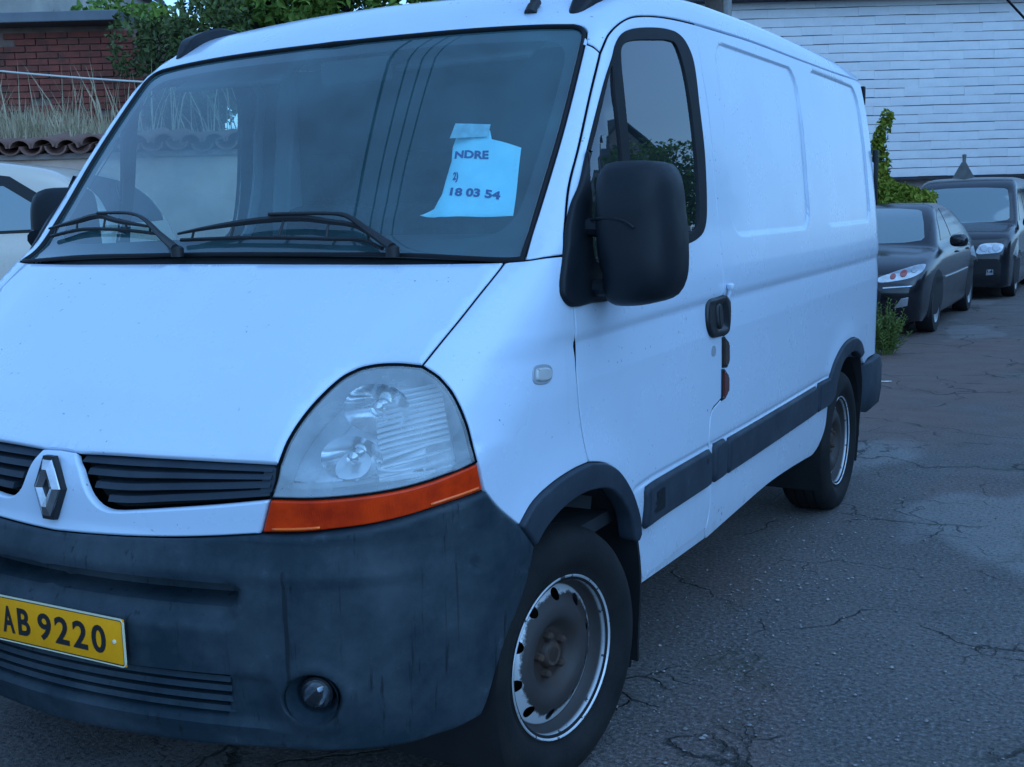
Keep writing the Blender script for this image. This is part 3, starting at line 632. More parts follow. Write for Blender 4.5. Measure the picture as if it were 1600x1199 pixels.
# houses far behind on the left
def house(name, label, c, w, d, h, roof_h, wall, rz, rmat='dark_roof', wins=()):
    t = empty(name, c, rz, label, 'house')
    V = [(-w/2,-d/2,0),(w/2,-d/2,0),(w/2,d/2,0),(-w/2,d/2,0),(-w/2,-d/2,h),(w/2,-d/2,h),(w/2,d/2,h),(-w/2,d/2,h),(0,-d/2,h+roof_h),(0,d/2,h+roof_h)]
    mb = MB(); mb.add(V, [(0,1,5,8,4),(2,3,7,9,6),(1,2,6,5),(3,0,4,7)]); mb.build('wall', wall, t, smooth=False)
    e = .25; k = roof_h/(w/2)
    mb = MB()
    for s in (1,-1):
        a = [(0,-d/2-e,h+roof_h+.02),(s*(w/2+e),-d/2-e,h-e*k+.02),(s*(w/2+e),d/2+e,h-e*k+.02),(0,d/2+e,h+roof_h+.02)]; b = [(p[0],p[1],p[2]+.14) for p in a]
        mb.add(a+b, [(0,1,2,3),(4,5,6,7),(0,1,5,4),(1,2,6,5),(2,3,7,6)])
    rf = mb.build('roof', rmat, t, smooth=False)
    mb = MB(); mb.box((w*.18,d*.2,h+roof_h+.2), (.5,.5,1.2)); mb.build('chimney', 'brown_render', rf, smooth=False)
    for (x, z, ww, hh) in wins:
        mb = MB(); mb.box((x,-d/2-.02,z), (ww,.06,hh)); f = mb.build('window', 'concrete', t, smooth=False); mb = MB(); mb.box((x,-d/2-.045,z), (ww-.12,.05,hh-.12)); mb.build('pane', 'pane', f, smooth=False)
    return t
hp = pw+RV*-11.5+FV*16; house('house', 'brown rendered house with slate roof beyond the brick outbuilding', (hp.x, hp.y, 0), 7.2, 8, 4.2, 3.4, 'brown_render', ang, wins=((-1.5,3.4,1.,1.3),(1.5,3.4,1.,1.3)))
hp = pw+RV*-9.55+FV*18; house('house', 'cream house wall behind the outbuilding beside the tree', (hp.x, hp.y, 0), 4.6, 8, 7.2, 2.4, 'cream_render', ang)
for k_, (y_, wall_, lb_, h_) in enumerate(((2.5,'cream_render','cream terrace house nearest the camera across the road',4.6), (12.5,'brown_render','brown terrace house second along across the road',4.9), (22.5,'cream_render','pale terrace house third along across the road',4.3), (32.5,'plinth','pinkish terrace house farthest along across the road',4.7))):
    house('house', lb_, (17.6+.5*(k_ % 2),y_,0), 9.4, 8., h_, 2.4, wall_, R(-90), wins=((-2.6,1.6,1.1,1.4),(.4,1.6,1.1,1.4),(2.9,1.2,1.,2.2),(-2.6,3.6,1.1,1.3),(.4,3.6,1.1,1.3)))
# ---------------------------------------------------------------- vegetation
def leaves(name, mat, parent, pts, size, seed, up=.35, fold=.25, long=1.6):
    rnd = np.random.default_rng(seed); n = len(pts); P = np.array(pts)
    a = rnd.normal(size=(n,3)); a /= np.linalg.norm(a, axis=1, keepdims=True); nrm = rnd.normal(size=(n,3)); nrm[:,2] = np.abs(nrm[:,2])+up; nrm -= (nrm*a).sum(1, keepdims=True)*a; nrm /= np.linalg.norm(nrm, axis=1, keepdims=True)
    b = np.cross(nrm, a); s = size*rnd.uniform(.6,1.3,(n,1)); q = a*s*long*.5; w = b*s*.5; f = nrm*s*fold
    V = np.stack([P-q, P+w*.9+f-q*.1, P+q, P-w*.9+f-q*.1], 1).reshape(-1,3); F = [(4*i,4*i+1,4*i+2) for i in range(n)]+[(4*i,4*i+2,4*i+3) for i in range(n)]
    return mobj(name, V, F, mat, parent, smooth=False)
def clump_pts(blobs, n, seed, shell=.55):
    rnd = np.random.default_rng(seed); out = []; w = np.array([b[1][0]*b[1][1]*b[1][2] for b in blobs])**.7; w /= w.sum()
    for (c, r), k in zip(blobs, w):
        m = int(n*k)+1; d = rnd.normal(size=(m,3)); d /= np.linalg.norm(d, axis=1, keepdims=True); rad = rnd.uniform(shell,1.0,(m,1))**.6*(1+.25*rnd.normal(size=(m,1))*.5); out.append(np.array(c)+d*rad*np.array(r))
    return np.concatenate(out)
def tree(name, label, base, h, blobs, n, size, seed, mat='leaf_tree', limbs=9, tr=.13, group=None):
    t = empty(name, base, 0, label, 'tree', group); rnd = random.Random(seed); mb = MB(); top = Vector((.1,.1,h*.9))
    mb.tube([(0,0,-.2),(.04,.02,h*.25),(-.05,.06,h*.55),tuple(top)], [tr*1.3,tr,tr*.7,tr*.2], 8)
    for i in range(limbs):
        c, r = rnd.choice(blobs); z = rnd.uniform(h*.25,h*.75); e = Vector(c)+Vector((rnd.uniform(-1,1)*r[0],rnd.uniform(-1,1)*r[1],rnd.uniform(-.6,1)*r[2]))*.8; s = Vector((0,.03,z)); mid = s.lerp(e,.5)+Vector((rnd.uniform(-.1,.1),rnd.uniform(-.1,.1),.18))
        mb.tube([s, mid, e], [tr*.45,tr*.3,tr*.1], 6)
    mb.build('trunk', 'bark', t); leaves('crown', mat, t, clump_pts(blobs, n, seed), size, seed); return t
rnd = random.Random(4)
def rel(u, d): p = pw+RV*u+FV*d; return p
p = rel(-.9,4.7); bl_ = [((rnd.uniform(-1.5,2.6), rnd.uniform(-.9,.9), rnd.uniform(3.0,5.6)), (rnd.uniform(.40,.8),)*2+(rnd.uniform(.3,.6),)) for _ in range(46)]
bl_ = [((c[0]*RV.x-c[1]*.5, c[0]*RV.y+c[1]*.8, c[2]), r) for c, r in bl_ if not (c[0] < -.5 and c[2] > 3.5)]
tree('deciduous_tree', 'leafy green tree rising behind the brick outbuilding', (p.x, p.y, 0), 5.2, bl_, 24000, .085, 11)
p = rel(-1.35,2.3); bl_ = [((rnd.uniform(-.35,.75), rnd.uniform(-.35,.35), rnd.uniform(.05,1.35)), (rnd.uniform(.18,.34),)*2+(rnd.uniform(.2,.36),)) for _ in range(16)]
t = empty('shrub', (p.x, p.y, 2.0), 0, 'straggly green climber hanging at the corner of the brick outbuilding', 'shrub'); leaves('foliage', 'leaf_dark', t, clump_pts(bl_, 4200, 3), .05, 3)
mb = MB()
for k in range(6): mb.tube([(rnd.uniform(-.1,.1),0,-.1),(rnd.uniform(-.3,.5),rnd.uniform(-.2,.2),.7),(rnd.uniform(-.4,.7),rnd.uniform(-.2,.2),1.4)], [.015,.01,.004], 5)
mb.build('stem', 'bark', t)
# dry grass on the bank
rnd = random.Random(8); V = []; F = []
for i in range(9500):
    u = rnd.uniform(-5.4,.6); d = rnd.uniform(.30,1.5); q = rel(u,d); hgt = rnd.uniform(.12,.42)*(1+.35*math.sin(u*2.1)); 
    if rnd.random() < .035: hgt = rnd.uniform(.5,.95)
    a = rnd.uniform(0,6.28); w = rnd.uniform(.004,.010); ln = rnd.gauss(0,.22)*hgt; z0 = 1.93+.06*d; s = len(V); ca, sa = math.cos(a)*w, math.sin(a)*w; lx, ly = RV.x*ln, RV.y*ln
    V += [(q.x-ca,q.y-sa,z0),(q.x+ca,q.y+sa,z0),(q.x-ca*.7+lx*.4,q.y-sa*.7+ly*.4,z0+hgt*.6),(q.x+ca*.7+lx*.4,q.y+sa*.7+ly*.4,z0+hgt*.6),(q.x+lx,q.y+ly,z0+hgt)]; F += [(s,s+1,s+3,s+2),(s+2,s+3,s+4)]
tag(mobj('dry_grass', V, F, 'dry_grass', None, smooth=False), 'dry pale grass growing on the bank above the tiled wall', 'grass', kind='stuff')
# ivy mass beyond the parked cars
iv = empty('ivy_hedge', (-.75,14.5,0), 0, 'bright green ivy hedge with one tall shoot behind the black saloon', 'hedge')
rnd = random.Random(6); bl_ = []
for i in range(30):
    t_ = rnd.uniform(0,1); x = -.65+.80*t_; top = 1.80-.28*t_; bl_.append(((x, rnd.uniform(-.3,.4), rnd.uniform(.5,top-.12)), (.24,.3,.20)))
for i in range(8): bl_.append(((-.65+.12*i, 0, 1.70-.034*i), (.20,.3,.14)))
for i in range(9): bl_.append(((-.42+.05*math.sin(i)+.004*i, 0, 1.7+.115*i), (.13-.006*i,.12,.12)))
for i in range(7): bl_.append(((-.40-.07*i, .05, 1.66+.085*i-.012*i*i), (.19,.2,.17)))
leaves('foliage', 'leaf_ivy', iv, clump_pts(bl_, 13000, 5), .062, 5); mb = MB(); mb.tube([(-.44,0,0),(-.42,0,1.6),(-.40,.02,2.65)], [.05,.04,.012], 8); mb.tube([(-.9,0,0),(-.95,0,1.4)], [.05,.03], 8); mb.build('stem', 'bark', iv)
# weed behind the van
wd = empty('weed', (.02,9.05,0), 0, 'knee high green weed growing from the tarmac behind the van', 'plant'); rnd = random.Random(12); mb = MB(); lf = MB()
for k in range(46):
    a = rnd.uniform(0,6.28); r_ = rnd.uniform(.02,.26); h = rnd.uniform(.28,.60)*(1-.35*r_/.26); b0 = Vector((math.cos(a)*r_*.35,math.sin(a)*r_*.35,0)); e = Vector((math.cos(a)*r_,math.sin(a)*r_,h)); m_ = b0.lerp(e,.5)+Vector((0,0,.03)); mb.tube([b0,m_,e], [.004,.003,.0015], 5)
    for i in range(26):
        t_ = .10+.90*i/25; q = b0.lerp(m_,t_*2) if t_ < .5 else m_.lerp(e,t_*2-1); b_a = i*2.4+rnd.uniform(-.4,.4); dr = Vector((math.cos(b_a),math.sin(b_a),.55+.5*t_)).normalized(); ln = rnd.uniform(.05,.10)*(1.15-.6*t_); sd = dr.cross(Vector((0,0,1))).normalized()*ln*.13
        lf.add([q, q+dr*ln*.45+sd, q+dr*ln+Vector((0,0,-.25*ln)), q+dr*ln*.45-sd], [(0,1,2,3)])
mb.build('stem', 'leaf_weed', wd); mobj('foliage', lf.v, lf.f, 'leaf_weed', wd, smooth=False)
# reflected tree to the right
rnd = random.Random(3); bl_ = [((rnd.uniform(-1.5,1.5), rnd.uniform(-1.5,1.5), rnd.uniform(2.4,4.6)), (.8,.8,.6)) for _ in range(20)]
tree('deciduous_tree', 'rounded green tree in front of the terrace across the road', (10.6,24.5,0), 4., bl_, 8000, .10, 21)
# ---------------------------------------------------------------- the van
VAN = empty('van', (0,0,0), 0, 'white panel van with dark bumper, yellow number plate and black door mirror', 'van')
def P_(*a): return [np.array(p, float) for p in a]
CEN = lambda z: np.array([0., float(YC(z)), z])
# hood
rear_hood = [CUR['hoodgap'][-1], (.84,-.128,1.378), (.6,-.168,1.374), (.3,-.197,1.374), (0,-.207,1.376)]
def creased(H):
    x = np.abs(H[:,0]); t = np.clip((H[:,1]+.70)/.55, 0, 1); xc = .50+.27*t
    return .005*sstep(.06,-.02,x-xc)*sstep(0,.15,t)*sstep(1.,.7,t)
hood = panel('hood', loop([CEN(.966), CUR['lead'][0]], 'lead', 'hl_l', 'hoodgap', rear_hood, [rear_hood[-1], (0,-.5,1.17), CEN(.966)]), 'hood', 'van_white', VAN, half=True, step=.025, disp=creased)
# fenders, pillars, roof
fend = loop('hl_r', 'ts_r', 'bump_f', 'arch_o', 'dgap_lo', 'joint', [CUR['joint'][-1], CUR['hoodgap'][-1]], '-hoodgap')
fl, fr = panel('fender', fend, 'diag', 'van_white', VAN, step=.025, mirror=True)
pil = loop([CUR['joint'][0], CUR['joint'][1], CUR['joint'][2]], 'ws_r', 'roofj', '-dgap_mid')
panel('windscreen_pillar', pil, 'pillar', 'van_white', VAN, step=.02, mirror=True)
wst0 = (0, float(front_y(0, 2.031)), 2.031)
rear_r = (CUR['gutter'][-1][0]-.0, 3.90, 2.13)
roof_pts = loop([wst0, CUR['ws_t'][-1]], '-ws_t', '-ws_c', [CUR['ws_r'][-1], CUR['roofj'][0]], 'roofj', 'dgap_top', 'gutter', [CUR['gutter'][-1], (.80,3.915,2.17), (.6,3.93,2.2), (.3,3.935,2.215), (0,3.935,2.22)], [(0,3.935,2.22), (0,2.,2.262), (0,1.,2.218), wst0], step=.02)
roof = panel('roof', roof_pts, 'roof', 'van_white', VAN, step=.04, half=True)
# windscreen: glass, rubber seal, dark border
ws_base = [CUR['ws_r'][0], (.88,-.112,1.378), (.6,-.142,1.392), (.3,-.168,1.396), (0,-.176,1.398)]
ws_o = loop([wst0, CUR['ws_t'][-1]], '-ws_t', '-ws_c', '-ws_r', ws_base, [ws_base[-1], (0,.1,1.7), wst0])
def shrink(P, ch, d, half=True):
    e1, e2, dd = chart(CH[ch]); q = np.stack([P@e1, P@e2], 1); rev = area2(q) < 0
    if rev: q = q[::-1]; P = P[::-1]
    cen = (np.abs(P[:,0]) < 1e-4) & half; qi = inset2(q, d)
    H, _ = surf(qi[:,:1]*e1+qi[:,1:]*e2, ch)
    if half:
        for i in np.where(cen)[0]:
            H[i,0] = 0.
            nb = [j for j in ((i-1) % len(P), (i+1) % len(P)) if not cen[j]]
            if nb: H[i] = (0, H[nb[0],1], H[nb[0],2])
    return H
ws_g = shrink(ws_o, 'glass', .013)
def ringstrip(name, A, B, ch, mat, parent, offA, offB, half=True, mids=((.5,.006),)):
    """a rubber strip between two matching outlines"""
    n = len(A); rows = [(A, offA)]+[(A*(1-t)+B*t, o) for t, o in mids]+[(B, offB)]
    V = []; 
    for P, o in rows:
        N = normal(P); V.append(P+N*o)
    m = len(rows); V = np.concatenate(V); F = []
    for i in range(n):
        j = (i+1) % n
        if half and abs(A[i,0]) < 1e-4 and abs(A[j,0]) < 1e-4: continue
        for k in range(m-1): F.append((k*n+i, k*n+j, (k+1)*n+j, (k+1)*n+i))
    if half:
        mv = V*np.array([-1,1,1]); nn = len(V); F = F+[tuple(q+nn for q in f)[::-1] for f in F]; V = np.concatenate([V, mv])
    mb = MB(); mb.v = [tuple(v) for v in V]; mb.f = F
    return mb.build(name, mat, parent, sharp=None)
def ordered(P, ch):
    e1, e2, dd = chart(CH[ch]); q = np.stack([P@e1, P@e2], 1); return P[::-1] if area2(q) < 0 else P
wsc = panel('windscreen', ws_g, 'glass', 'windscreen', VAN, off=-.006, gap=0, thick=.005, step=.05, half=True)
ringstrip('window_seal', ordered(ws_o, 'glass'), ws_g, 'glass', 'seal_rubber', wsc, -.004, -.007, mids=((.25,.003),(.7,.004),(.92,.001)))
fr_in = np.array(CUR['frit_i']); fr_in = [(0,)+tuple(fr_in[0][1:]+np.array([-.025,0]))]+[tuple(q) for q in fr_in]+[(0, fr_in[-1][1]-.006, fr_in[-1][2])]
frit_loop = np.array(crom(fr_in, .02)); frit_loop[0,0] = frit_loop[-1,0] = 0
fo = ordered(ws_g, 'glass'); cen = np.abs(fo[:,0]) < 1e-4
# outer boundary without the centre line, from base centre round to top centre
start = [i for i in range(len(fo)) if cen[i] and not cen[(i+1) % len(fo)]][0]; fo = np.roll(fo, -start, 0); run = [fo[0]]
for p in fo[1:]:
    run.append(p)
    if abs(p[0]) < 1e-4: break
run = np.array(run)
if run[0,2] > run[-1,2]: run = run[::-1]
panel('border_print', np.concatenate([run, frit_loop[::-1]]), 'glass', 'frit', wsc, off=-.0105, gap=0, bevel=.0005, thick=.001, step=.05, half=True)
cowl = loop([(0,-.205,1.377), (.3,-.195,1.375), (.6,-.166,1.375), (.84,-.126,1.379), (.905,-.104,1.381)], [(.905,-.104,1.381), (.88,-.100,1.388), (.6,-.128,1.405), (.3,-.154,1.41), (0,-.163,1.412)], [(0,-.163,1.412), (0,-.205,1.377)])
panel('cowl_strip', cowl, 'glass', 'rubber', VAN, off=-.018, gap=0, thick=.02, step=.04, half=True)
# doors
door = loop('dgap_lo', 'dgap_mid', 'dgap_top', 'bgap', 'bgap2', 'bgap3', 'door_b', 'door_f', '-arch_o2')
win_o = closed('win_o'); gl_o = closed('glass'); qu_o = closed('quarter', .01)
gz = sorted(set(list(np.arange(.42,2.1,.03))+list(np.arange(1.05,1.22,.008))+list(np.arange(.69,.73,.006))))
e1s, e2s, _ = chart(CH['side'])
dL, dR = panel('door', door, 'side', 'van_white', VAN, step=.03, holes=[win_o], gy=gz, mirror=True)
for dd, s in ((dL, 1), (dR, -1)):
    mir = np.array([s,1,1.])
    def sided(o):
        if s < 0:
            co = np.array([v.co[:] for v in o.data.vertices])*mir; o2 = mobj(o.name.split('.')[0], co, [tuple(p.vertices)[::-1] for p in o.data.polygons], o.data.materials[0], o.parent); o2.data.set_sharp_from_angle(angle=R(45)); bpy.data.objects.remove(o); return o2
        return o
    ws = panel('window_seal', win_o, 'side', 'seal_rubber', dd, off=.003, gap=-.001, thick=.012, bevel=.003, step=.04, holes=[gl_o, qu_o], hole_gap=-.005); sided(ws)
    sided(panel('window_glass', gl_o, 'side', 'door_glass', dd, off=-.003, gap=-.012, thick=.004, step=.06))
    sided(panel('quarter_glass', qu_o, 'side', 'door_glass', dd, off=-.003, gap=-.006, thick=.004, step=.06))
    h = panel('door_handle', closed('handle', .006), 'side', 'handle_black', dd, off=.012, gap=0, thick=.014, bevel=.006, step=.012,
              disp=lambda H: -.009*sstep(.0,.012,-rbox(H[:,1], H[:,2], 1.06,1.18,1.085,1.178,.02,0.))); sided(h)
    sided(panel('handle_grip', closed([(.997,1.072,1.168),(.997,1.10,1.172),(.997,1.108,1.13),(.997,1.10,1.092),(.997,1.072,1.096),(.997,1.066,1.13)], .006), 'side', 'handle_black', dd, off=.020, gap=0, thick=.020, bevel=.006, step=.012))
    sided(panel('lock', closed('lock', .004), 'side', 'lamp_grey', dd, off=.002, gap=0, thick=.004, bevel=.001, step=.01))
# side panels
def lines(a, b, st, fine):
    L = list(np.arange(a, b, st))
    for c, w, s in fine: L = [q for q in L if abs(q-c) > w]+list(np.arange(c-w, c+w+1e-6, s))
    return sorted(set(round(q, 4) for q in L))
rear_edge = [CUR['gutter'][-1], (.875,3.89,1.9), (.91,3.905,1.6), (.94,3.91,1.3), (.947,3.91,1.0), (.945,3.91,.75), (.943,3.905,.66)]
to_arch = [(.943,3.905,.66), (.957,3.7,.665), (.972,3.50,.665), CUR['arch2_o'][-1]]
spl = loop('-bgap3', '-bgap2', '-bgap', 'gutter', rear_edge, to_arch, '-arch2_o', [CUR['arch2_o'][0], CUR['sill2e'][-1]], '-sill2e', '-sill2', [CUR['sill2'][0], CUR['bgap3'][-1]], step=.02)
sgn = 1 if e1s[1] > 0 else -1
gyl = [sgn*q for q in lines(1.05, 3.95, .05, [(1.33,.05,.008),(2.37,.06,.008),(2.66,.06,.008),(3.68,.06,.008),(2.72,.04,.02),(3.44,.04,.02)])]
gzl = lines(.38, 2.13, .04, [(1.405,.03,.006),(2.05,.035,.006),(1.13,.075,.009),(.709,.015,.005),(.80,.08,.02)])
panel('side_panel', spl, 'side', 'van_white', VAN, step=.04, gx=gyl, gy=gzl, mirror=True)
sill = loop('sill_b', [CUR['sill_b'][-1], CUR['door_b'][-1]], '-door_b', [CUR['door_b'][0], CUR['sill_b'][0]])
panel('sill', sill, 'side', 'van_white', VAN, off=-.006, gap=0, thick=.012, step=.03, mirror=True)
rd = [(-.80,3.955,2.10), (.80,3.955,2.10), (.89,3.955,1.6), (.91,3.955,1.1), (.90,3.955,.62), (-.90,3.955,.62), (-.91,3.955,1.1), (-.89,3.955,1.6)]
for s in (1, -1):
    mb = MB(); q = [(s*.004,2.10), (s*.79,2.10), (s*.875,1.6), (s*.895,1.1), (s*.885,.62), (s*.004,.62)]
    V = [(x, 3.962, z) for x, z in q]+[(x, 3.93, z) for x, z in q]; mb.add(V, [tuple(range(6)), tuple(range(11,5,-1))]+[(i, (i+1) % 6, 6+(i+1) % 6, 6+i) for i in range(6)])
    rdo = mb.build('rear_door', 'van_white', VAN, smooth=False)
    for z in (1.66,1.15,.78): mb = MB(); mb.bbox((s*.895, 3.955, z), (.03,.05,.09), .008); mb.build('hinge', 'van_white', rdo)
    mb = MB(); mb.bbox((s*.915,3.965,1.62), (.03,.03,.30), .008); mb.build('door_edge_seal', 'rubber', rdo)
mb = MB(); mb.bbox((.842,3.965,2.06), (.025,.03,.10), .006); mb.build('roof_brake_light', 'mirror_plastic', VAN)
# headlights
def depth_ring(P, ch, off0, off1, mat, name, parent):
    n = len(P); N = normal(P); V = np.concatenate([P+N*off0, P+N*off1]); F = [(i, (i+1) % n, n+(i+1) % n, n+i) for i in range(n)]
    mb = MB(); mb.v = [tuple(v) for v in V]; mb.f = F; return mb.build(name, mat, parent, sharp=None)
hl = loop('hl_l', 'hl_r', 'hl_b', 'hl_in'); hl = ordered(hl, 'diag')
ts = loop('ts_r', 'ts_b', 'ts_l', '-hl_b'); ts = ordered(ts, 'diag')
HC = np.array([.80,-.56,1.02])
def toward_front(P, amt): return P+np.array([-.45,.80,0])*amt
def bowl(c, ax, r, depth, mat, name, parent, sq=1.):
    """concave reflector bowl opening along ax"""
    ax = Vector(ax).normalized(); e = Vector((0,0,1)).cross(ax).normalized(); u = ax.cross(e); V = []; F = []; n = 28; m = 9
    for j in range(m):
        t = j/(m-1); rr = r*t; dpt = depth*(t*t-1)
        for k in range(n):
            a = 2*math.pi*k/n; V.append(Vector(c)+e*(rr*math.cos(a)*sq)+u*(rr*math.sin(a))+ax*dpt)
    for j in range(m-1):
        for k in range(n): F.append((j*n+k, j*n+(k+1) % n, (j+1)*n+(k+1) % n, (j+1)*n+k))
    mb = MB(); mb.add(V, F); return mb.build(name, mat, parent, sharp=None)
for s in (1, -1):
    def put(o):
        if s > 0: return o
        o2 = mirrored(o, o.parent); bpy.data.objects.remove(o); return o2
    hs = panel('headlight', hl, 'diag', 'lamp_grey', VAN, off=-.075, gap=.002, thick=.004, step=.03)
    hs = put(hs)
    wall = depth_ring(shrink(hl, 'diag', .004, False), 'diag', -.012, -.075, 'lamp_grey', 'lamp_rim', hs); put(wall)
    put(panel('lens', hl, 'diag', 'lamp_lens', hs, off=-.001, gap=.003, thick=.012, bevel=.006, step=.025))
    AX = (.36,-.93,.05)
    put(bowl((.758,-.528,1.072), AX, .056, .05, 'reflector', 'reflector', hs, 1.35))
    put(bowl((.742,-.606,.973), AX, .050, .05, 'reflector', 'reflector', hs, 1.40))
    for bc in ((.756,-.515,1.072), (.740,-.592,.973)):
        mb = MB(); a = Vector(AX).normalized(); mb.tube([Vector(bc)-a*.03, Vector(bc)+a*.018, Vector(bc)+a*.03], [.016,.014,.004], 12); put(mb.build('bulb', 'reflector', hs))
    # ribbed side reflector
    mb = MB()
    for i in range(17):
        z = .925+i*.0125; x0 = .805 if z < 1.01 else .815; x1 = .865-.16*max(0, z-1.0)
        pts = np.array([(x0+(x1-x0)*t, -.60+.20*t*t, z+.012*t) for t in np.linspace(0, 1, 7)]); H, N = surf(pts, 'diag', -.045)
        mb.tube([tuple(q) for q in H], .0048, 6)
    put(mb.build('ribs', 'lamp_silver', hs))
    put(panel('inner_bezel', closed([(.64,-.69,.925),(.70,-.68,.918),(.80,-.63,.925),(.885,-.52,.945),(.895,-.47,1.03),(.86,-.45,1.10),(.78,-.47,1.138),(.70,-.49,1.13),(.655,-.56,1.07),(.635,-.64,.99)], .015), 'diag', 'lamp_silver', hs, off=-.070, gap=0, thick=.01, bevel=.008, step=.03))
    o = panel('turn_signal', ts, 'diag', 'amber', VAN, off=0, gap=.003, thick=.03, bevel=.005, step=.02)
    o = put(o)
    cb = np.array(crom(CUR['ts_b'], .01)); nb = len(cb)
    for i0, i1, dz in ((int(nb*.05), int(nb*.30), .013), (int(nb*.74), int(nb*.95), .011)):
        seg, _ = surf(cb[i0:i1]+np.array([0,0,dz]), 'diag', .0005); mb = MB(); mb.tube([tuple(q) for q in seg], .0035, 6); put(mb.build('highlight_line', 'amber_highlight', o, sharp=None))  # brighter amber tubes laid on the lens as its highlight lines
    put(depth_ring(shrink(hl, 'diag', -.001, False), 'diag', -.006, -.03, 'rubber', 'lamp_gap_seal', hs))
# black tubes added inside the panel gaps to stand for their shade
for key, ch_, dep in (('dgap_lo','side',.011),('dgap_mid','side',.011),('dgap_top','roof',.011),('bgap','side',.0095),('bgap2','side',.0095),('bgap3','side',.0095),('hoodgap','hood',.012),('hl_l','hood',.012),('joint','pillar',.010),('roofj','pillar',.010),('hl_r','diag',.012)):
    for s in (1, -1):
        P = np.array(crom(CUR[key], .03)); Q = P-normal(P)*dep; rad = .0075
        mb = MB(); mb.tube([(q[0]*s, q[1], q[2]) for q in Q], rad, 6); mb.build('gap_shade', 'gap_black', VAN, sharp=None)
# front grille
def strip_bar(x0, x1, zf, off, h, dep, n=18):
    pts = np.array([(x0+(x1-x0)*t, -.8, zf(x0+(x1-x0)*t)) for t in np.linspace(0, 1, n)])
    A, NA = surf(pts+np.array([0,0,h/2]), 'front', off); B, NB = surf(pts-np.array([0,0,h/2]), 'front', off+.006)
    C_ = B+np.array([0,dep,0]); D_ = A+np.array([0,dep,.004])
    V = np.concatenate([A, B, C_, D_]); F = []
    for i in range(n-1):
        for a, b in ((0,1),(1,2),(2,3),(3,0)): F.append((a*n+i, a*n+i+1, b*n+i+1, b*n+i))
    F += [(0,n,2*n,3*n), (n-1,4*n-1,3*n-1,2*n-1)]
    return V, F
zhi = Spl([(0.,.966),(.18,.968),(.44,.971),(.62,.971)]); zlo = Spl([(.05,.96),(.084,.93),(.10,.899),(.118,.869),(.141,.850),(.172,.841),(.209,.842),(.342,.858),(.477,.875),(.603,.893)])
grl = loop('lead', '-hl_in', '-band_t2', '-band_t')
gL = None
for s in (1, -1):
    o = panel('front_grille', grl, 'front', 'void_black', VAN, off=-.045, gap=0, thick=.002, step=.04)
    if s < 0: o2 = mirrored(o, VAN); bpy.data.objects.remove(o); o = o2
    for f, x0 in ((.20,.165),(.44,.125),(.68,.10),(.91,.075)):
        V, F = strip_bar(x0, .60, lambda x, f=f: float(zlo(max(x,.18))*(1-f)+zhi(x)*f), -.016, .015, .03)
        mb = MB(); mb.add([(v[0]*s, v[1], v[2]) for v in V], F); mb.build('slat', 'trim_plastic', o, sharp=30)
    mb = MB(); Vg, Ng = surf(np.array([(.575,-.7,.905),(.61,-.7,.91),(.606,-.7,.965),(.578,-.7,.965)]), 'front', -.012); Vb = Vg+np.array([0,.03,0])
    mb.add([(v[0]*s, v[1], v[2]) for v in np.concatenate([Vg, Vb])], [(0,1,2,3),(0,1,5,4),(3,2,6,7),(0,3,7,4),(1,2,6,5)]); mb.build('end_cap', 'trim_plastic', o, smooth=False)
band = loop([CEN(.966), CUR['band_t'][0]], 'band_t', 'band_t2', [CUR['band_t2'][-1], CUR['ts_l'][0]], 'band_b', [CUR['band_b'][-1], CEN(.778)], [CEN(.778), CEN(.966)]) if False else \
       loop([CEN(.966), CUR['band_t'][0]], 'band_t', 'band_t2', '-ts_l', 'band_b', [CUR['band_b'][-1], CEN(.778)], [CEN(.778), CEN(.966)])
def badge_recess(H):
    x = np.abs(H[:,0]); z = H[:,2]; dx = x/.066+np.maximum(0, np.abs(z-.885)-.012)/.105
    return .004*sstep(1.32,1.02,dx)
gsur = panel('grille_surround', band, 'front', 'van_white', VAN, off=.003, gap=.0015, thick=.022, bevel=.005, step=.02, half=True)
# badge
BZ = .882; BY = float(YC(BZ))-.012; tilt = Matrix.Rotation(R(-6), 4, 'X')
def hexa(w, h, t): return [(-t,h),(t,h),(w,0),(t,-h),(-t,-h),(-w,0)]
def layer(loops, mat, name, parent):
    """loops: list of (list of xz, depth); closed ring strip, first and last capped if flagged"""
    mb = MB(); n = len(loops[0][0]); V = []
    for L, dp in loops: V += [tuple(Vector((0,BY,BZ))+(tilt @ Vector((x, -dp, z)))) for x, z in L]
    F = [(k*n+i, k*n+(i+1) % n, (k+1)*n+(i+1) % n, (k+1)*n+i) for k in range(len(loops)-1) for i in range(n)]
    mb.add(V, F); return mb, n
mb, n = layer([(hexa(.050,.076,.018), -.01), (hexa(.049,.075,.018), .003), (hexa(.044,.070,.015), .004), (hexa(.004,.006,.002), .004)], None, None, None); mb.f.append(tuple(range(3*n, 4*n)))
badge = mb.build('badge', 'rubber', VAN, sharp=25)
mb, n = layer([(hexa(.043,.068,.014), .003), (hexa(.041,.066,.0135), .008), (hexa(.027,.044,.0075), .016), (hexa(.0125,.022,.001), .009), (hexa(.0115,.020,.001), .004)], None, None, None)
mb.build('badge_diamond', 'chrome', badge, smooth=False)
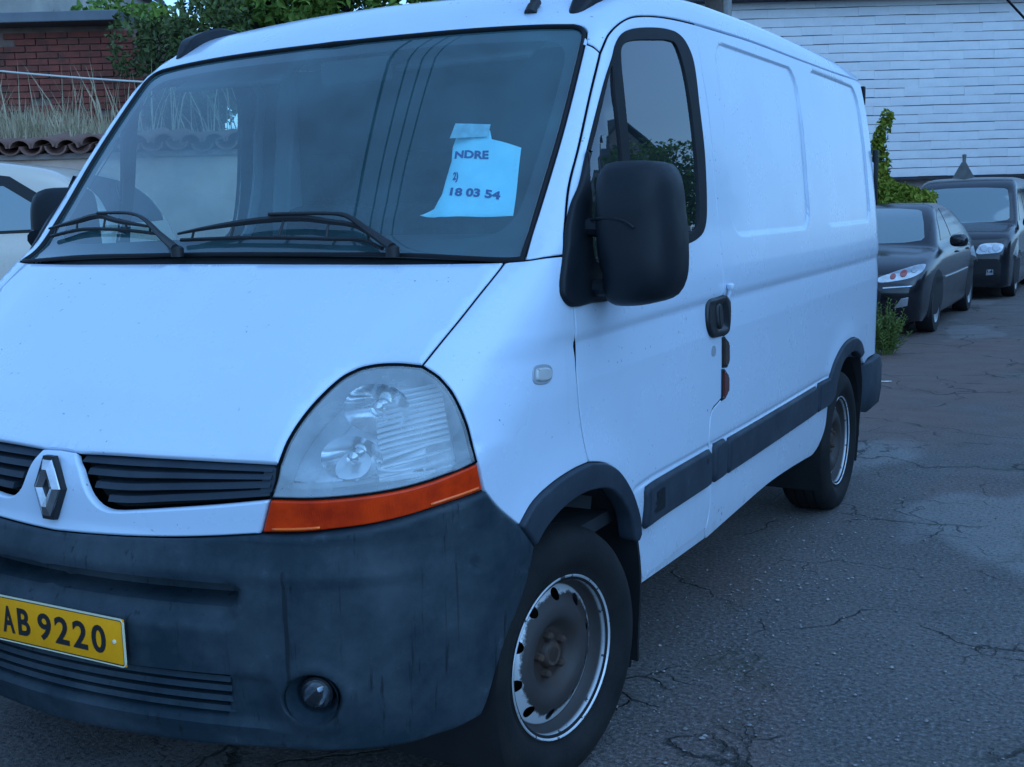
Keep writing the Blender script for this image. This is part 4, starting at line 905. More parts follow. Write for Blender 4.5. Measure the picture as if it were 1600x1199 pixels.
# bumper
FOGC = np.array(CUR['fog'][0]); e1d, e2d, dd_ = chart(CH['diag'])
fogp = np.array([FOGC+e1d*.056*math.cos(a)+e2d*.056*math.sin(a) for a in np.linspace(0, 2*math.pi, 41)[:-1]])
lowc = [CUR['bump_low'][-1], (0, -.803, .303)]
intake = [(0,-.815,.388), (.25,-.80,.389), (.478,-.765,.392)], [(.478,-.765,.392), (.497,-.77,.45), (.503,-.775,.492)], [(.503,-.775,.492), (.25,-.81,.490), (0,-.83,.490)]
bl = loop([(0,-.80,.778), CUR['band_b'][-1]], '-band_b', '-ts_b', 'bump_f', 'bump_r', 'bump_e', 'bump_low', lowc, [lowc[-1], (0,-.815,.388)], *intake, [(0,-.83,.490), (0,-.836,.60), (0,-.80,.778)])
def bump_disp(H):
    x = np.abs(H[:,0]); z = H[:,2]; y = H[:,1]
    ex = sstep(.545,.50,x)
    d = -.026*ex*sstep(.603,.640,z)*sstep(.704,.700,z)-.055*ex*sstep(.655,.668,z)*sstep(.704,.698,z)
    d += .007*sstep(.712,.722,z-.0*x)*sstep(.90,.80,x)+.0
    rr = np.linalg.norm((H-FOGC)*np.array([1,1,1.]), axis=1)
    d += .006*np.exp(-((rr-.072)/.016)**2)
    dp = np.hypot((y+.44)*1.2, z-.713); d += -.010*sstep(.013,.008,dp)*(x > .8)
    d += -.010*sstep(.376,.384,z)*sstep(.497,.492,z)*sstep(.62,.56,x)+.004*np.exp(-((z-.372)/.012)**2)*sstep(.66,.6,x)
    return d
bmp = panel('front_bumper', bl, 'diag', 'bumper_plastic', VAN, off=.008, gap=.002, thick=.035, bevel=.006, step=.0115, holes=[fogp], half=True, disp=bump_disp)
bg_ = loop([(0,-.815,.380), (.25,-.80,.381), (.495,-.765,.384)], [(.495,-.765,.384), (.515,-.775,.50)], [(.515,-.775,.50), (.25,-.81,.497), (0,-.83,.497)], [(0,-.83,.497), (0,-.815,.38)])
ig = panel('lower_grille', bg_, 'front', 'void_black', VAN, off=-.04, gap=0, thick=.002, step=.05, half=True)
for i, z in enumerate((.408,.434,.460,.483)):
    V, F = strip_bar(-.50, .50, lambda x, z=z: z, -.006, .011, .035, 40); mb = MB(); mb.add(V, F); mb.build('slat', 'bumper_plastic', ig, sharp=30)
for s in (1, -1):
    c = Vector((FOGC[0]*s, FOGC[1], FOGC[2])); ax = Vector((.50*s,-.866,0)); nv = normal(np.array([FOGC]))[0]; ax = Vector((nv[0]*s*.8, nv[1], 0)).normalized()
    rotm = ax.to_track_quat('X', 'Z').to_matrix().to_4x4(); rotm.translation = c
    mb = MB(); mb.lathe([(.012,.060),(-.002,.056),(-.035,.048),(-.045,.036)], 36); mb.v = [tuple(rotm @ Vector(v)) for v in mb.v]; f = mb.build('fog_lamp', 'bumper_plastic', VAN, sharp=None)
    mb = MB(); mb.lathe([(-.045,.040),(-.020,.038),(-.018,.033)], 36); mb.v = [tuple(rotm @ Vector(v)) for v in mb.v]; mb.build('lamp_ring', 'mirror_plastic', f)
    mb = MB(); mb.lathe([(-.019,.034),(-.045,.026),(-.060,.012),(-.064,.0005)], 32); mb.v = [tuple(rotm @ Vector(v)) for v in mb.v]; mb.build('reflector', 'fog_chrome', f, sharp=None)
    mb = MB(); mb.lathe([(-.019,.034),(-.014,.022),(-.012,.0005)], 32); mb.v = [tuple(rotm @ Vector(v)) for v in mb.v]; mb.build('lens', 'fog_lens', f, sharp=None)
# number plate
PY = -.8455
pl = MB(); pl.bbox((.004,PY,.5555), (.52,.004,.113), .0012); plate = pl.build('number_plate', 'plate_yellow', VAN, sharp=30)
def frame(w, h, r, t, y0, y1):
    def rr(w, h, r): return [(sx*(w-r)+r*math.cos(a), sz*(h-r)+r*math.sin(a)) for sx, sz, a0 in ((1,1,0),(-1,1,90),(-1,-1,180),(1,-1,270)) for a in [R(a0+k*22.5) for k in range(5)]]
    A = rr(w, h, r); B = rr(w-t, h-t, max(r-t,.001)); n = len(A); mb = MB()
    mb.add([(x+.004, y0, .5555+z) for x, z in A]+[(x+.004, y1, .5555+z) for x, z in A]+[(x+.004, y1, .5555+z) for x, z in B]+[(x+.004, y0, .5555+z) for x, z in B], [(k*n+i, k*n+(i+1) % n, (k+1)*n+(i+1) % n, (k+1)*n+i) for k in range(3) for i in range(n)]); return mb
frame(.2605,.057,.010,.0028,PY+.001,PY-.0038).build('plate_rim', 'plate_rim', plate, smooth=False)
frame(.2575,.0540,.008,.0022,PY+.001,PY-.0030).build('plate_line', 'plate_black', plate, smooth=False)
def glyph(ch, x0, x1, z0, z1, y, mat, parent, depth=.0012, bold=0.):
    cu = bpy.data.curves.new('txt', 'FONT'); cu.body = ch; cu.offset = bold; cu.resolution_u = 4; t = bpy.data.objects.new('txt', cu); COL.objects.link(t)
    dg = bpy.context.evaluated_depsgraph_get(); me = bpy.data.meshes.new_from_object(t.evaluated_get(dg)); V = np.array([v.co[:] for v in me.vertices]); F = [tuple(p.vertices) for p in me.polygons]
    bpy.data.objects.remove(t); bpy.data.meshes.remove(me)
    lo, hi = V.min(0), V.max(0); n = len(V)
    A = np.stack([x0+(V[:,0]-lo[0])/(hi[0]-lo[0])*(x1-x0), np.full(n, y), z0+(V[:,1]-lo[1])/(hi[1]-lo[1])*(z1-z0)], 1)
    B = A+np.array([0,depth,0]); bnd = {}
    for f in F:
        for i in range(len(f)):
            e = (f[i], f[(i+1) % len(f)]); bnd[e] = 1
    edges = [e for e in bnd if (e[1], e[0]) not in bnd]
    return mobj('character', np.concatenate([A, B]), F+[(a, b, b+n, a+n) for a, b in edges], mat, parent, smooth=False)
for ch, x0, x1 in (('A',-.1466,-.106),('B',-.092,-.050),('9',-.021,.024),('2',.037,.084),('2',.098,.145),('0',.160,.205)):
    g = glyph(ch, x0, x1, .5215, .5885, PY-.0036, 'plate_black', plate, bold=.022); g['label'] = 'black character '+ch
for x in (-.225,.233):
    mb = MB(); mb.lathe([(0,.0055),(-.003,.005),(-.0045,.0005)], 12, 'y', (x,PY-.0020,.556)); mb.build('rivet', 'plate_rim', plate)
# rub strips, arch trims, mudguards
def zband(y0, y1, z0, z1, r, w=.98):
    c = [(y0+r,z0),(y1-r,z0),(y1,z0+r),(y1,z1-r),(y1-r,z1),(y0+r,z1),(y0,z1-r),(y0,z0+r)]; out = []
    for i in range(8): out += crom([(w,)+c[i], (w,)+c[(i+1) % 8]], .02)[:-1]
    return np.array(out)
def strip(y0, y1, name='rub_strip', z0=.571, z1=.696, slant0=0., slant1=0.):
    P = zband(y0, y1, z0, z1, .012); return panel(name, P, 'side', 'trim_plastic', VAN, off=.020, gap=.0, thick=.024, bevel=.012, step=.035, mirror=True)
a, b_ = strip(.432, 1.018)
mbx = []
for s, par in ((1, a), (-1, b_)):
    w = side_w(np.array([.93,.97]), np.array([.63,.63]))
    for q, zz in ((.96,.667),):
        mb = MB(); wx = float(side_w(np.array(q), np.array(zz)))+.020; mb.lathe([(0,.009),(-.006,.007),(-.006,.0005)], 14, 'x', (0,0,0)); mb.v = [((wx+.0006+v[0])*s if False else (wx+.0012)*s+v[0]*s, q+v[1], zz+v[2]) for v in mb.v]; mb.build('screw_hole', 'void_black', par)
    ww = [float(side_w(np.array(y), np.array(.645)))+.0212 for y in (.475,.565)]
    mb = MB(); 
    for r_ in range(3): mb.box((s*(ww[0]+ww[1])/2, .515+.012*(r_-1), .638+.018*(r_-1)), (.002,.070-.012*r_,.009))
    mb.box((s*((ww[0]+ww[1])/2-.0012), .517, .639), (.002,.098,.062)); mb.build('embossed_mark', 'mirror_plastic', par, smooth=False)
strip(1.058, 1.175, z1=.703); strip(1.205, 2.455); strip(2.495, 2.70, z1=.70)
for nm, o_, i_, cl in (('wheel_arch_trim', ('arch_o','arch_o2'), 'arch_i', None), ('wheel_arch_trim', ('arch2_o',), 'arch2_i', None)):
    if nm and len(o_) == 2: P = loop('arch_o', 'arch_o2', [CUR['arch_o2'][-1], (.986,.40,.545), CUR['arch_i'][-1]], '-arch_i', '-bump_r')
    else: P = loop('arch2_o', [CUR['arch2_o'][-1], CUR['arch2_i'][-1]], '-arch2_i', [CUR['arch2_i'][0], (.977,2.76,.575), (.977,2.70,.585), CUR['arch2_o'][0]])
    panel(nm, P, 'side', 'trim_plastic', VAN, off=.014, gap=.0, thick=.05, bevel=.007, step=.02, mirror=True)
for s in (1, -1):
    for (ya, yb, x0, x1, za, zb) in ((.392,.428,.66,.982,.165,.60), (3.44,3.47,.60,.965,.28,.70)):
        mb = MB(); nn = 8; V = []; F = []
        for i in range(nn+1):
            t = i/nn; z = zb+(za-zb)*t; y = ya+(yb-ya)*t+.012*math.sin(t*3); wv = .008*math.sin(t*5)
            V += [(s*x0, y, z), (s*(x1+wv), y+.004, z), (s*(x1+wv), y+.016, z), (s*x0, y+.012, z)]
        for i in range(nn):
            for k in range(4): F.append((4*i+k, 4*i+(k+1) % 4, 4*i+4+(k+1) % 4, 4*i+4+k))
        F += [(0,1,2,3), tuple(4*nn+k for k in (3,2,1,0))]; mb.add(V, F); mb.build('mud_flap', 'rubber', VAN)
    for (cy, r_) in ((.05,.425), (3.085,.405)):
        V = []; F = []; nn = 26
        for i in range(nn+1):
            a_ = R(-28)+(math.pi+R(56))*i/nn; y = cy+r_*math.cos(a_); z = .345+r_*math.sin(a_)
            V += [(s*.50, y, z), (s*.955, y, z)]
        for i in range(nn): F.append((2*i, 2*i+1, 2*i+3, 2*i+2))
        F.append(tuple(2*i for i in range(nn+1)))
        mb = MB(); mb.add(V, F); mb.build('wheel_well', 'well_black', VAN)
# rear bumper
for s in (1,):
    mb = MB(); prof = [(.62,.40),(.655,.42),(.665,.50),(.665,.60),(.655,.645),(.62,.655)]
    plan = [(.945,3.50),(.972,3.53),(.982,3.7),(.975,3.95),(.95,4.02),(.85,4.06),(.4,4.085),(0,4.09)]; plan = plan+[(-x, y) for x, y in plan[-2::-1]]
    V = []; F = []; n = 6; zs = (.37,.39,.47,.60,.645,.655); ins = (.035,.012,0,0,.008,.04)
    for x, y in plan:
        L = math.hypot(x, y-2.6)
        for z, i_ in zip(zs, ins):
            zz = z+(0.03 if y < 3.7 and z < .45 else 0); V.append((x*(1-i_/1.0), y-i_*(1 if abs(x) < .94 else .1), zz))
    for i in range(len(plan)-1):
        for k in range(n-1): F.append((i*n+k, (i+1)*n+k, (i+1)*n+k+1, i*n+k+1))
    mb.add(V, F); mb.build('rear_bumper', 'trim_plastic', VAN, sharp=50)
# side marker lamps on the door pillar, repeater on the fender
for nm, key, mt in (('side_marker', 'sl1', 'marker_dark'), ('side_marker', 'sl2', 'lamp_red')):
    bz = np.array([q for i in range(len(CUR[key])) for q in crom([CUR[key][i], CUR[key][(i+1) % len(CUR[key])]], .006)[:-1]]); a, b_ = panel(nm, bz, 'side', 'rubber', VAN, off=.004, gap=-.003, thick=.006, bevel=.002, step=.02, mirror=True)
    for par, s in ((a, 1), (b_, -1)):
        o = panel('lens', bz, 'side', mt, par, off=.010, gap=.006, thick=.010, bevel=.004, step=.02)
        if s < 0: mirrored(o, par); bpy.data.objects.remove(o)
rp = closed('repeat', .006)
a, b_ = panel('side_repeater', rp, 'diag', 'lamp_grey', VAN, off=.003, gap=-.002, thick=.006, bevel=.002, step=.02, mirror=True)
for par, s in ((a, 1), (b_, -1)):
    o = panel('lens', rp, 'diag', 'clear_lamp', par, off=.010, gap=.006, thick=.010, bevel=.005, step=.02)
    if s < 0: mirrored(o, par); bpy.data.objects.remove(o)
mb = MB(); mb.lathe([(-.012,.010),(-.004,.014),(.006,.013),(.011,.006),(.012,.0005)], 16, 'z', (1.010,1.19,1.225)); mb.tube([(1.004,1.185,1.19),(1.012,1.188,1.216)], .006, 8); mb.build('pillar_knob', 'van_white', VAN)
# door mirrors
def mirror_unit(s, folded):
    base = panel('door_mirror', closed('sail', .012), 'side', 'mirror_plastic', VAN, off=.016, gap=0, thick=.02, bevel=.008, step=.02)
    if s < 0: b2 = mirrored(base, VAN); bpy.data.objects.remove(base); base = b2
    # housing outline in x-z seen from the front
    O2 = [(1.022,1.592),(1.040,1.611),(1.083,1.615),(1.160,1.611),(1.186,1.603),(1.204,1.574),(1.216,1.487),(1.223,1.392),(1.218,1.314),(1.198,1.277),(1.162,1.260),(1.083,1.250),(1.050,1.256),(1.038,1.278),(1.036,1.319),(1.026,1.344),(1.019,1.377),(1.013,1.459),(1.014,1.540)]
    C2 = np.array(crom([(x,0,z) for x, z in O2], .02, True)); cx, cz = 1.118, 1.434
    rows = [(.985,.150),(1.0,.142),(1.0,.075),(.985,.040),(.94,.014),(.86,-.004),(.72,-.017),(.5,-.026),(.25,-.0295),(.03,-.030)]; V = []; n = len(C2)
    for k, y in rows:
        for p in C2: V.append([cx+(p[0]-cx)*k, .052+y+.02*((p[0]-cx)*k/.1)**2*(1 if y < .05 else .3), cz+(p[2]-cz)*k])
    F = [(k*n+i, k*n+(i+1) % n, (k+1)*n+(i+1) % n, (k+1)*n+i) for k in range(len(rows)-1) for i in range(n)]
    F.append(tuple(range(n))); F.append(tuple((len(rows)-1)*n+i for i in range(n))[::-1]); V = np.array(V)
    # crease line over the cover
    arms = [([(.97,.10,1.445),(1.0,.095,1.452),(1.04,.098,1.45)], [.030,.024,.026]), ([(.975,.10,1.30),(1.0,.10,1.297),(1.05,.10,1.30)], [.026,.022,.024])]
    piv = np.array([1.03,.11,1.4]); ang = R(-68) if folded else 0.
    def tr(P):
        P = np.atleast_2d(np.array(P, float)); q = P-piv; c_, s_ = math.cos(-ang), math.sin(-ang)
        q = np.stack([q[:,0]*c_-q[:,1]*s_, q[:,0]*s_+q[:,1]*c_, q[:,2]], 1)+piv; q[:,0] *= s; return q
    mb = MB(); mb.add(tr(V), F); hs = mb.build('mirror_housing', 'mirror_plastic', base, sharp=40)
    gV = np.array([[cx+(p[0]-cx)*.90, .052+.1515, cz+(p[2]-cz)*.93] for p in C2]); mb = MB(); mb.add(tr(gV), [tuple(range(n))]); mb.build('mirror_glass', 'reflector', base, smooth=False)
    for P, rr in arms:
        mb = MB(); mb.tube([tuple(q) if not folded else tuple(q) for q in tr(P)], rr, 10); mb.build('mirror_arm', 'mirror_plastic', base)
    cr = crom([(1.012,.070,1.470),(1.045,.040,1.474),(1.09,.022,1.474),(1.130,.017,1.464),(1.148,.018,1.45)], .012)
    mb = MB(); mb.tube([tuple(q) for q in tr(np.array(cr)+np.array([0,.0035,0]))], [.004]*len(cr), 6); mb.build('cover_crease', 'mirror_plastic', base)
mirror_unit(1, False); mirror_unit(-1, True)
# wipers
def lift(P, h): P = np.array(P, float); return P+normal(P)*h
WIP = [([(.567,-.152,1.386),(.46,-.103,1.438),(.379,-.081,1.477),(.321,-.082,1.483),(.131,-.092,1.485)], [(-.184,-.124,1.442),(-.083,-.116,1.457),(.114,-.099,1.476),(.242,-.092,1.478),(.328,-.093,1.468),(.413,-.095,1.455),(.515,-.127,1.408)], [(-.176,-.133,1.433),(.093,-.132,1.437),(.349,-.123,1.43),(.448,-.117,1.425),(.52,-.135,1.403)]),
       ([(-.139,-.183,1.39),(-.239,-.13,1.432),(-.356,-.078,1.484),(-.428,-.058,1.498),(-.593,-.031,1.502)], [(-.852,-.008,1.465),(-.701,-.025,1.486),(-.598,-.032,1.5),(-.495,-.06,1.485),(-.30,-.098,1.462)], [(-.842,-.023,1.449),(-.683,-.042,1.468),(-.478,-.077,1.466),(-.29,-.107,1.452)])]
for arm, yoke, rub in WIP:
    a_ = crom(lift(arm, .034), .02); n = len(a_); mb = MB(); mb.tube([tuple(p) for p in a_], [.013-.008*min(1, i/(n*.55)) for i in range(n)], 8)
    mb.lathe([(-.02,.018),(.004,.018),(.010,.010),(.011,.0005)], 14, 'z', (arm[0][0], arm[0][1]-.012, arm[0][2]+.025)); w = mb.build('wiper', 'rubber', VAN)
    y_ = crom(lift(yoke, .024), .02); n = len(y_); mb = MB(); mb.tube([tuple(p) for p in y_], [.0035+.006*math.sin(math.pi*i/(n-1)) for i in range(n)], 6); mb.build('yoke', 'rubber', w)
    r_ = crom(lift(rub, .010), .02); mb = MB(); mb.tube([tuple(p) for p in r_], .0055, 6); mb.build('blade', 'rubber', w)
    for t in (.06,.28,.5,.72,.94):
        mb = MB(); p = Vector(r_[int(t*(len(r_)-1))]); q = min((Vector(k) for k in y_), key=lambda k: abs(k.x-p.x)); mb.tube([p, q], .0035, 6); mb.build('claw', 'rubber', w)
# roof: rail plugs and aerial
def plug(s):
    P = np.array([(.752,.50,2.05),(.78,.505,2.05),(.80,.56,2.07),(.81,.66,2.10),(.805,.80,2.13),(.785,.93,2.15),(.77,.93,2.15),(.762,.80,2.14),(.748,.66,2.12),(.742,.56,2.09)])
    q = closed([tuple(p) for p in P], .015)
    dsp = lambda H: .030*sstep(.50,.60,H[:,1])*sstep(.95,.75,H[:,1])
    o = panel('roof_rail_plug', q, 'roof', 'mirror_plastic', VAN, off=.004, gap=0, thick=.06, bevel=.008, step=.015, disp=dsp)
    if s < 0: mirrored(o, VAN); bpy.data.objects.remove(o)
plug(1); plug(-1)
ab, an = surf(np.array([(.631,.511,2.073)]), 'glass', 0.); ab = Vector(ab[0])
mb = MB(); mb.tube([ab+Vector((0,-.012,-.008)), ab+Vector((0,.0,.012)), ab+Vector((.004,.03,.030))], [.020,.016,.011], 12)
ar = mb.build('aerial', 'rubber', VAN); mb = MB(); mb.tube([ab+Vector((0,-.004,.0)), ab+Vector((.0,.03,.16)), ab+Vector((0,.09,.40))], [.008,.0065,.003], 8); mb.build('aerial_whip', 'rubber', ar)
# chassis and cab
mb = MB(); mb.box((0,1.75,.46), (1.0,4.2,.20)); mb.box((0,1.75,.58), (1.86,1.3,.06)); mb.box((0,3.65,.52), (1.7,.4,.2)); mb.build('chassis_blocker', 'well_black', VAN, smooth=False)  # plain black boxes in place of the underbody, put in to block light
mb = MB(); mb.bbox((0,-.22,.345), (1.24,.72,.03), .01); mb.bbox((0,.9,.30), (1.2,1.5,.03), .01); mb.build('under_blocker', 'well_black', VAN, smooth=False)  # unseen slabs added to block light and darken the ground beneath
mb = MB(); mb.box((0,-.34,.66), (1.06,.60,.50)); mb.box((0,-.05,.90), (1.80,.05,.75)); mb.build('engine_bay', 'void_black', VAN, smooth=False)
mb = MB(); mb.box((0,1.30,1.30), (1.76,.03,1.56)); mb.build('bulkhead', 'cab_dark', VAN, smooth=False)
mb = MB(); mb.box((0,.62,.62), (1.84,1.30,.04)); mb.build('cab_floor', 'cab_dark', VAN, smooth=False)
V = []; prof = [(-.10,1.33),(-.02,1.375),(.10,1.385),(.24,1.37),(.36,1.325),(.40,1.25),(.38,1.05),(.30,.85),(.25,.66)]
for x in (-.90,-.5,0,.5,.90): V += [(x, y+.03*(x/.9)**2, z) for y, z in prof]
n = len(prof); mb = MB(); mb.add(V, [(i*n+k, (i+1)*n+k, (i+1)*n+k+1, i*n+k+1) for i in range(4) for k in range(n-1)]); dash = mb.build('dashboard', 'cab_grey', VAN, sharp=40)
mb = MB(); mb.bbox((.46,.20,1.40), (.40,.20,.07), .03); mb.build('instrument_hood', 'cab_dark', dash)
V = []; c = Vector((.46,.50,1.22)); rt = Matrix.Rotation(R(-58), 3, 'X'); mb = MB(); ring = [c+rt @ Vector((.20*math.cos(a), .20*math.sin(a), 0)) for a in np.linspace(0, 2*math.pi, 37)]
mb.tube(ring, .015, 8, caps=False); mb.tube([c+rt @ Vector((-.19,0,0)), c+rt @ Vector((0,-.02,-.02)), c+rt @ Vector((.19,0,0))], .018, 8); mb.tube([c, c+rt @ Vector((0,0,-.25))], .03, 8); mb.build('steering_wheel', 'cab_dark', VAN)
for x, w in ((.50,.50), (-.16,.46), (-.62,.42)):
    mb = MB(); mb.bbox((x,.86,.92), (w,.50,.16), .05); rt = Matrix.Rotation(R(-12), 3, 'X'); mb.bbox((x,1.10,1.24), (w*.96,.14,.60), .05, rt); st = mb.build('seat', 'seat_cloth', VAN)
    mb = MB(); mb.bbox((x,1.17,1.64), (.26,.10,.19), .04); mb.tube([(x-.06,1.16,1.50),(x-.06,1.17,1.58)], .008, 6); mb.tube([(x+.06,1.16,1.50),(x+.06,1.17,1.58)], .008, 6); mb.build('headrest', 'seat_cloth', st)
inner = loop('dgap_lo', 'dgap_mid', 'dgap_top', 'bgap', 'bgap2', 'bgap3', 'door_b', 'door_f', '-arch_o2')
panel('door_trim', inner, 'side', 'cab_grey', VAN, off=-.05, gap=.006, thick=.002, step=.06, holes=[win_o], hole_gap=.004, mirror=True)
panel('pillar_trim', pil, 'pillar', 'cab_grey', VAN, off=-.022, gap=-.008, thick=.002, step=.03, mirror=True)
lin = loop([wst0, CUR['ws_t'][-1]], '-ws_t', '-ws_c', [CUR['ws_r'][-1], CUR['roofj'][0]], 'roofj', 'dgap_top', [CUR['dgap_top'][-1], (.89,1.29,2.096), (.6,1.29,2.2), (0,1.29,2.236)], [(0,1.29,2.236), (0,.8,2.19), wst0], step=.02)
panel('roof_lining', lin, 'roof', 'cab_grey', VAN, off=-.03, gap=.0, thick=.002, step=.06, half=True)
mb = MB(); mb.bbox((.1,.36,1.93), (.26,.03,.075), .02); mb.tube([(.1,.37,1.95),(.1,.40,2.0)], .01, 6); mb.build('interior_mirror', 'cab_dark', VAN)
for x in (.45,-.45):
    mb = MB(); mb.bbox((x,.46,1.965), (.46,.16,.018), .008, Matrix.Rotation(R(28), 3, 'X')); mb.build('sun_visor', 'cab_grey', VAN)
# ---------------------------------------------------------------- wheels
def disc_mesh():
    prof = Spl([(.020,-.022),(.034,-.024),(.040,-.040),(.070,-.040),(.082,-.030),(.105,-.010),(.125,-.008),(.145,-.016),(.165,-.028),(.186,-.036)])
    hole = lambda a, n=14, r=.0165, q=.163: np.array([(q*math.cos(a)+r*math.cos(t), q*math.sin(a)+r*math.sin(t)) for t in np.linspace(0, 2*math.pi, n+1)[:-1]])
    outer = np.array([(.186*math.cos(t), .186*math.sin(t)) for t in np.linspace(0, 2*math.pi, 97)[:-1]]); holes = [hole(2*math.pi*k/10+.21) for k in range(10)]
    G = [(0,0)]
    for r in (.012,.022,.031,.036,.040,.046,.058,.066,.072,.078,.085,.094,.104,.115,.126,.136,.146,.155,.163,.171,.179):
        n = max(8, int(2*math.pi*r/.009)); G += [(r*math.cos(2*math.pi*k/n), r*math.sin(2*math.pi*k/n)) for k in range(n)]
    G = np.array(G); k = np.ones(len(G), bool)
    for h in holes: k &= np.linalg.norm(G-h.mean(0), axis=1) > .0195
    G = G[k]; pts = np.concatenate([outer]+holes+[G]); ed = []; b = 0
    for L in [outer]+holes: n = len(L); ed += [(b+i, b+(i+1) % n) for i in range(n)]; b += n
    ov, _, of, _, _, _ = delaunay_2d_cdt([Vector(p) for p in pts], ed, [], 0, 1e-7); ov = np.array([v[:] for v in ov]); tri = np.array([f for f in of if len(f) == 3]); c = ov[tri].mean(1); kp = np.ones(len(tri), bool)
    for h in holes: kp &= ~inpoly(c, h)
    r = np.hypot(ov[:,0], ov[:,1]); V = np.stack([prof(r), ov[:,0], ov[:,1]], 1); F = [tuple(t) for t in tri[kp]]
    n = len(V); V2 = V.copy()
    return V, F
DV, DF = disc_mesh()
def tyre_prof():
    # axial (outer +), radius ; 225/65 R16
    return [(.005,.205),(.010,.214),(.006,.226),(.018,.240),(.030,.262),(.033,.285),(.026,.308),(.018,.326),(.006,.337),(-.012,.3455),(-.04,.3485),(-.04,.3425),(-.048,.3425),(-.048,.349),(-.085,.3495),(-.085,.343),(-.093,.343),(-.093,.3495),(-.130,.349),(-.130,.3425),(-.138,.3425),(-.138,.3485),(-.165,.3455),(-.185,.337),(-.20,.32),(-.206,.285),(-.195,.24),(-.18,.21)]
def wheel(cx, cy, cz, steer, s):
    o = MB(); o.add(DV, DF); n = len(o.v)
    o.lathe([(.010,.2195),(.013,.2175),(.011,.2135),(.004,.210),(-.006,.2045),(-.016,.2005),(-.028,.197),(-.037,.190),(-.037,.184),(-.06,.186),(-.16,.19),(-.18,.21)], 96)
    w = o.build('wheel', 'rim_paint', VAN, sharp=50)
    t = MB(); t.lathe(tyre_prof(), 96); ty = t.build('tyre', 'tyre', w, sharp=60)
    for v in ty.data.vertices:
        if v.co.z < -.333+.012 and abs(v.co.y) < .2: v.co.z = max(v.co.z, -.3318)
    h = MB(); h.lathe([(-.045,.0335),(-.026,.033),(-.020,.028),(-.022,.020),(-.024,.0005)], 24); h.build('hub_cap', 'rust', w)
    for k in range(5):
        a = 2*math.pi*k/5+.5; nb = MB(); nb.lathe([(-.042,.0125),(-.024,.0115),(-.018,.008),(-.016,.0005)], 6, 'x', (0,.0535*math.cos(a),.0535*math.sin(a))); nb.build('wheel_nut', 'rust', w, sharp=20)
    br = MB(); br.lathe([(-.06,.14),(-.075,.14),(-.075,.02)], 32); br.build('brake_disc', 'rust', w)
    w.location = (cx*s, cy, cz); w.rotation_euler = (0,0,steer if s > 0 else steer+math.pi)
    return w
SPIN = 0
wheel(.9466-.010, 0, .3323, -.1666, 1); wheel(.9466-.010, 0, .3323, -.1666, -1)
wheel(.9468-.010, 3.078, .3323, 0, 1); wheel(.9468-.010, 3.078, .3323, 0, -1)
# ---------------------------------------------------------------- paper notice behind the windscreen
PAP = [(.562,.159,1.737),(.665,.169,1.73),(.681,.15,1.703),(.772,.147,1.678),(.818,.01,1.498),(.72,-.01,1.499),(.631,-.026,1.501),(.60,-.03,1.507),(.549,-.026,1.516),(.587,-.01,1.528),(.594,.02,1.565),(.587,.052,1.603),(.583,.093,1.655),(.567,.125,1.695)]
pp = np.array([q for i in range(len(PAP)) for q in crom([PAP[i], PAP[(i+1) % len(PAP)]], .012)[:-1]])
def crinkle(H): return -.003+.003*np.sin(H[:,0]*40+H[:,2]*25)*np.sin(H[:,2]*31)-.016*sstep(.63,.56,H[:,0])
paper = panel('paper_notice', pp, 'glass', 'paper', None, off=-.018, gap=0, bevel=.0003, thick=.0006, step=.012, disp=crinkle)
tag(paper, 'pale blue paper sale notice taped inside the van windscreen', 'notice')
tape = panel('tape', np.array([q for i in range(4) for q in crom([[(.558,.170,1.748),(.664,.178,1.742),(.670,.150,1.708),(.560,.135,1.706)][j % 4] for j in (i, i+1)], .012)[:-1]]), 'glass', 'tape', paper, off=-.0145, gap=0, bevel=.0002, thick=.0004, step=.02)
def lay_text(txt, o3, ex, up, bold=.042):
    """printed word on the notice: o3 lower left corner, ex full width, up full height"""
    cu = bpy.data.curves.new('txt', 'FONT'); cu.body = txt; cu.offset = bold; cu.resolution_u = 3; t = bpy.data.objects.new('txt', cu); COL.objects.link(t)
    dg = bpy.context.evaluated_depsgraph_get(); me = bpy.data.meshes.new_from_object(t.evaluated_get(dg)); V = np.array([v.co[:] for v in me.vertices]); F = [tuple(p.vertices) for p in me.polygons]
    bpy.data.objects.remove(t); bpy.data.meshes.remove(me); lo, hi = V.min(0), V.max(0); a = (V[:,0]-lo[0])/(hi[0]-lo[0]); b = (V[:,1]-lo[1])/(hi[1]-lo[1])
    P = np.array(o3)+a[:,None]*np.array(ex)+b[:,None]*np.array(up); H, N = surf(P, 'glass', -.0168, crinkle)
    return mobj('printed_line', H, F, 'ink_blue', paper, smooth=False)
TXT = [('NDRE', (0.5908, 0.0969, 1.6581), (0.1028, 0.0103, -0.0094), (-0.008, 0.0177, 0.0229)), ('2)', (0.613, 0.047, 1.5924), (0.0171, 0.0011, -0.0023), (-0.0079, 0.021, 0.0274)), ('18 03 54', (0.6207, 0.0194, 1.557), (0.1461, 0.0138, -0.0175), (-0.0057, 0.0169, 0.0219))]
for t, o3, ex, up in TXT: lay_text(t, o3, ex, up)
